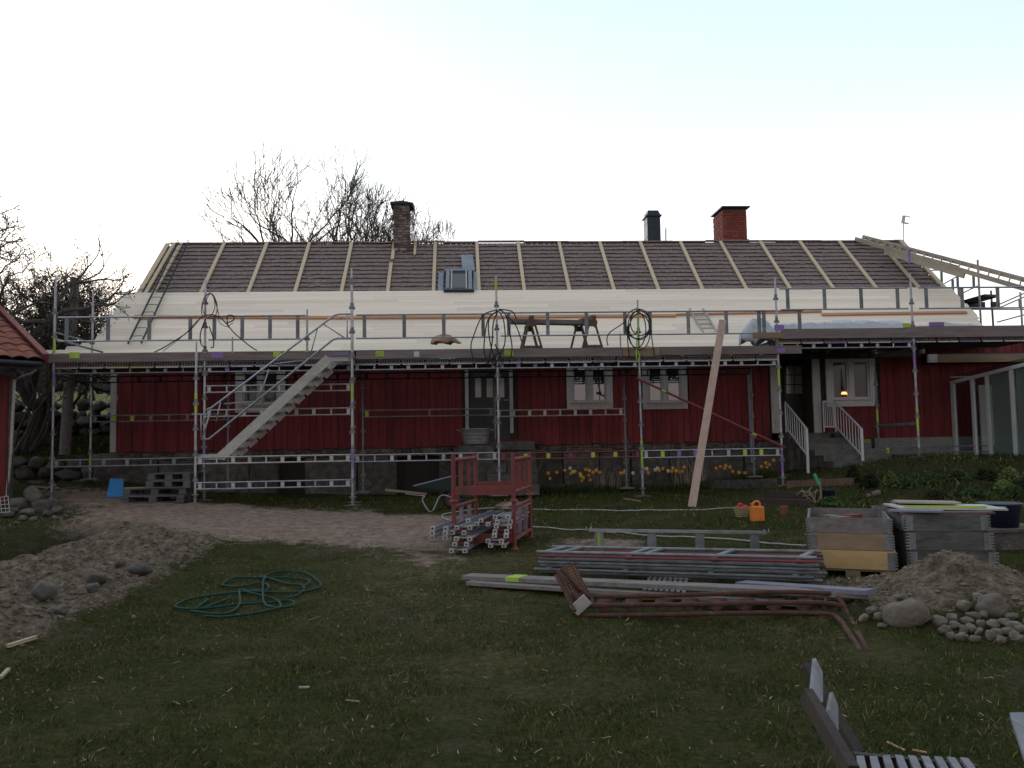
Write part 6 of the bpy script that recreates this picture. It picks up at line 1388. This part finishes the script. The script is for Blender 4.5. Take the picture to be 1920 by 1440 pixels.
# large bare trees behind the roof
def behind(px, Y, zb=1.0): p = at(px, 700, Y); return (p.x, Y, zb)
tree(behind(625, 37), [((0, 0, 0), (-.05, 0, 1), .24, 3.6, 0), ((0, 0, 3.2), (-.62, .1, .8), .14, 3.6, 5), ((0, 0, 3.2), (-.25, -.2, 1), .15, 3.9, 5), ((0, 0, 3.2), (.18, .2, 1), .15, 4.0, 5), ((0, 0, 3.0), (-.9, 0, .55), .12, 2.7, 5), ((0, 0, 3.0), (-.45, .3, .9), .12, 2.9, 5), ((0, 0, 3.3), (.5, 0, .9), .12, 2.6, 5)], 'left of two spreading leafless trees behind the roof ridge', seed=4, up=.55, spread=.42, twist=.45, rmin=.011, group='leafless trees behind the ridge')
tree(behind(694, 37), [((0, 0, 0), (.05, 0, 1), .25, 3.4, 0), ((0, 0, 3.1), (.12, .1, 1), .17, 3.0, 5), ((0, 0, 3.0), (-.22, -.1, 1), .15, 2.9, 5), ((0, 0, 3.0), (.55, 0, .85), .14, 2.9, 5), ((0, 0, 2.9), (.9, .1, .6), .12, 2.8, 5), ((0, 0, 3.0), (-.5, -.2, .85), .12, 3.0, 5), ((0, 0, 3.0), (.3, .3, 1), .12, 3.0, 5)], 'right of two spreading leafless trees, behind the sooty chimney', seed=11, up=.6, spread=.42, twist=.45, rmin=.011, group='leafless trees behind the ridge')
# gnarled apple tree at the far left
q = at(48, 812, 22.2)
tree((q.x, 22.2, 1.5), [((0, 0, 0), (.12, 0, 1), .27, 1.5, 0), ((.1, 0, 1.2), (-.28, -.2, 1), .15, 1.9, 6), ((.1, 0, 1.1), (.75, -.1, .75), .12, 1.4, 5), ((.1, 0, 1.3), (.2, .2, 1), .13, 1.6, 6)], 'old gnarled fruit tree with dense crooked twigs at the left', leafm=leaf_d, nleaf=6000, lsize=.026, seed=21, up=.12, spread=.62, twist=.9, rmin=.008, name='fruit_tree')
q = at(-20, 640, 19.5)
tree((q.x, 19.8, 1.2), [((0, 0, 0), (.02, 0, 1), .2, 2.4, 0), ((0, 0, 2.2), (.32, 0, 1), .12, 1.55, 5), ((0, 0, 2.2), (-.1, .2, 1), .12, 1.6, 4), ((0, 0, 2.0), (.6, -.1, .8), .12, 1.7, 4)], 'tall crooked tree whose limb rises above the barn roof at the left edge', leafm=leaf_d, nleaf=1400, lsize=.03, seed=33, up=.22, spread=.5, twist=.75, rmin=.007, name='fruit_tree')
def bush(px, Y, zb, h, w, label, seed, nst=14, leafm=leaf_d, nleaf=9000, ls=.03, depth=4, name='bush', zleaf=0):
    p = at(px, 700, Y); rr = random.Random(seed); st_ = []
    for i in range(nst):
        dx = rr.uniform(-w/2, w/2); st_.append(((dx*.5, rr.uniform(-.4, .4), 0), (dx/w*.9, rr.uniform(-.3, .3), 1), .045, h*.36, depth))
    return tree((p.x, Y, zb), st_, label, 'bush', leafm, nleaf, ls, seed, name, up=.25, spread=.5, twist=.6, rmin=.007, kids=(2, 3), nseg=3, zleaf=zleaf)
bush(10, 21.4, 1.5, 4.3, 3.4, 'dark dense bush beneath the leftmost tree limb', 41, nleaf=8000, zleaf=.6, nst=12)
bush(80, 22.9, 1.9, 4.6, 3.0, 'dark twiggy bush left of the wooden pole', 42, nleaf=6500, zleaf=1.7, nst=9)
bush(168, 26.2, 3.0, 4.2, 2.8, 'thin dark bush between the wooden pole and the roof edge', 43, nleaf=3500, nst=8, zleaf=1.3)
bush(212, 28, 3.3, 3.7, 2.4, 'sparse bush just left of the roof boards', 44, nleaf=2500, nst=6, zleaf=1.0)
bush(120, 25.8, 3.0, 4.2, 3.0, 'tall dark bush behind the wooden pole', 45, nleaf=3500, nst=7, zleaf=1.5)
# tree line beyond the pasture (reads as one mass)
rr = random.Random(77); mb = MB(); fb_ = MB()
for i in range(170):
    Y = rr.uniform(60, 82); px = rr.uniform(-160, 330); p = at(px, 720, Y); g = gz(p.x, Y); h = rr.uniform(2.5, 6.5)
    if 128 < px < 168 and Y < 76: continue
    for k in range(4):
        a = Vector((p.x, Y, g)); d = Vector((rr.gauss(0, .25), rr.gauss(0, .2), 1)); grow(mb, mb, a, d, .07, h*.4, 2, rr, up=.4, spread=.45, rmin=.022, nseg=2)
    for k in range(110):
        c = Vector((p.x+rr.gauss(0, 1.1), Y+rr.gauss(0, .8), g+h*rr.random()**.7*.95)); s = rr.uniform(.1, .22); a = Vector((rr.gauss(0, 1), rr.gauss(0, 1), rr.gauss(0, 1))).normalized(); b3 = a.orthogonal().normalized()
        fb_.add([c-a*s, c+b3*s*.5, c+a*s, c-b3*s*.5], [(0, 1, 2, 3)])
mb.build('distant_treeline', bark_w, kind='stuff', label='bare brown tree line beyond the pasture'); fb_.build('distant_undergrowth', pm('brown_undergrowth', (.085, .07, .055), (.04, .035, .028), 1, .9, 0, 0), kind='stuff', label='brown undergrowth below the distant trees')
# ================================================================ PLANTING BANK ON THE RIGHT
r_ = np.random.RandomState(51)
def bank_xy(n, y0, y1, pa=1585, pb=1960):
    y = r_.uniform(y0, y1, n); a = np.array([at(pa, 900, v).x for v in (y0, y1)]); b3 = np.array([at(pb, 900, v).x for v in (y0, y1)]); t = (y-y0)/(y1-y0)
    return (a[0]+(a[1]-a[0])*t)+r_.rand(n)*((b3[0]-a[0])+((b3[1]-b3[0])-(a[1]-a[0]))*t), y
x_, y_ = bank_xy(7000, 14.2, 18.9); k = fbm(x_*1.9, y_*1.9) > .47
blades('bank_ground_cover', x_[k], y_[k], .03, .13, .018, .9, [leaf_g, gr_a, leaf_d, gr_c, leaf_y], 'low mixed ground cover on the bank below the annex', 61, frac=[.3, .3, .25, .08, .07])
def clump(px, py, h, w, m, label, seed, n=900, ls=.035):
    rr = random.Random(seed); b0 = on(px, py); c = empty('garden_plant', b0, label, 'plant'); mb = MB(); s_ = MB()
    for i in range(16):
        a = rr.uniform(0, 6.28); e = b0+Vector((math.cos(a)*w*.4*rr.random(), math.sin(a)*w*.3, h*rr.uniform(.5, 1))); s_.path([b0, (b0+e)/2+Vector((0, 0, .03)), e], [.006, .005, .003], 4)
    for i in range(n):
        a = rr.uniform(0, 6.28); q = rr.random()**.5; z = rr.random(); f = (1-.5*z)*(1+.25*math.sin(3*a+seed)); p = b0+Vector((math.cos(a)*w/2*q*f, math.sin(a)*w/2*q*f*.8, z*h*(1-.35*q*q))); s = ls*rr.uniform(.5, 1.2)
        u_ = Vector((rr.gauss(0, 1), rr.gauss(0, 1), rr.gauss(0, .8))).normalized(); v_ = u_.orthogonal().normalized(); mb.add([p-u_*s, p+v_*s*.45, p+u_*s, p-v_*s*.45], [(0, 1, 2, 3)])
    s_.build('stems', leaf_d, c, kind='stuff'); mb.build('leaves', m, c, kind='stuff')
for i, (px, py, h, w, m, lb) in enumerate(((1672, 912, .38, .45, leaf_y, 'bright yellow-green plant on the bank right of the stairs'), (1632, 915, .35, .5, leaf_d, 'dark leafy plant beside the foot of the stairs'), (1702, 915, .25, .5, leaf_g, 'green plant right of the bright yellow-green one'), (1745, 905, .28, .55, leaf_g, 'green clump below the red wall end'), (1795, 902, .3, .6, leaf_g, 'broad green clump in front of the lean-to corner'), (1850, 898, .26, .6, leaf_d, 'dark low clump in front of the white door'), (1895, 902, .34, .6, leaf_y, 'yellowish clump near the right edge of the bank'), (1830, 930, .22, .7, leaf_g, 'low spreading green plant in the middle of the bank'), (1900, 935, .3, .6, leaf_g, 'bright green clump behind the dark blue tub'), (1755, 935, .2, .6, leaf_d, 'dark spreading plant low on the bank'), (1880, 918, .2, .5, leaf_y, 'small yellow-green plant above the dark blue tub'), (1600, 905, .45, .35, leaf_d, 'bush against the right side of the stairs'), (1925, 915, .3, .6, leaf_d, 'dark clump at the right edge of the bank'), (1560, 948, .2, .7, leaf_g, 'low green weeds between the stairs and the collar stack'))):
    clump(px, py, h*.8, w*.85, m, lb, 100+i, n=520, ls=.028+.012*(i % 3))
# stake with a green sleeve, old log edging, pot
q = on(1541, 948); e = empty('garden_stake', q, 'thin wooden stake with a green sleeve near the stair foot', 'stake'); MB().tube(q, at(1537, 897, q.y), .018).build('stake', tan_wood, e); MB().tube(at(1527, 889, q.y-.05), at(1536, 909, q.y-.05), .03, .02).build('sleeve', pm('green_plastic', (.04, .45, .22), (.03, .35, .17), 4, .5), e)
q = on(1552, 944); e = empty('black_pot', q, 'black plastic pot behind the green-sleeved stake', 'pot'); MB().lathe([(.001, 0), (.11, 0), (.14, .24), (.15, .25), (.13, .24), (.001, .2)], 18, q).build('body', metal_black, e, smooth=True)
for i, (pa, pb, rz_, lb) in enumerate((((1478, 914), (1600, 910), .09, 'upper old timber edging step below the stairs'), ((1440, 933), (1540, 940), .08, 'middle dark timber edging on the slope below the stairs'), ((1420, 948), (1515, 952), .07, 'lower dark timber edging behind the orange jerry can'))):
    a, b_ = on(*pa), on(*pb); e = empty('timber_edging', (a+b_)/2, lb, 'edging'); MB().bar(a+Vector((0, 0, .06)), b_+Vector((0, 0, .06)), .14, .15).build('timber', dark_wood if i else brown_wood, e)
q = on(1470, 965); e = empty('terracotta_pot', q, 'small brownish pot right of the orange jerry can', 'pot'); MB().lathe([(.001, 0), (.05, 0), (.07, .13), (.075, .14), (.001, .12)], 14, q).build('body', tile_m, e)
# low bush stump and dead twigs by the steps
mb = MB(); rr = random.Random(5)
for i in range(9): q = on(1525+rr.uniform(-8, 8), 943); mb.path([q, q+Vector((rr.uniform(-.15, .1), 0, rr.uniform(.1, .25))), q+Vector((rr.uniform(-.35, .1), 0, rr.uniform(.1, .3)))], [.012, .01, .005], 5)
tag(mb.build('dead_twigs', straw), 'forked dead twigs sticking up beside the black pot', 'twigs')
# ================================================================ BEHIND THE CAMERA (only mirrored in the panes)
tree((-6, -16, 0), [((0, 0, 0), (0, 0, 1), .25, 3, 0), ((0, 0, 2.8), (.3, 0, 1), .16, 2.6, 4), ((0, 0, 2.8), (-.4, .2, 1), .16, 2.6, 4)], 'bare tree behind the photographer, mirrored in the window', seed=8, up=.4, spread=.5, rmin=.02)
# ---------------------------------------------------------------- every labelled top-level thing says so
for o in list(COL.objects):
    if o.parent is None and 'category' in o.keys() and 'kind' not in o.keys(): o['kind'] = 'thing'
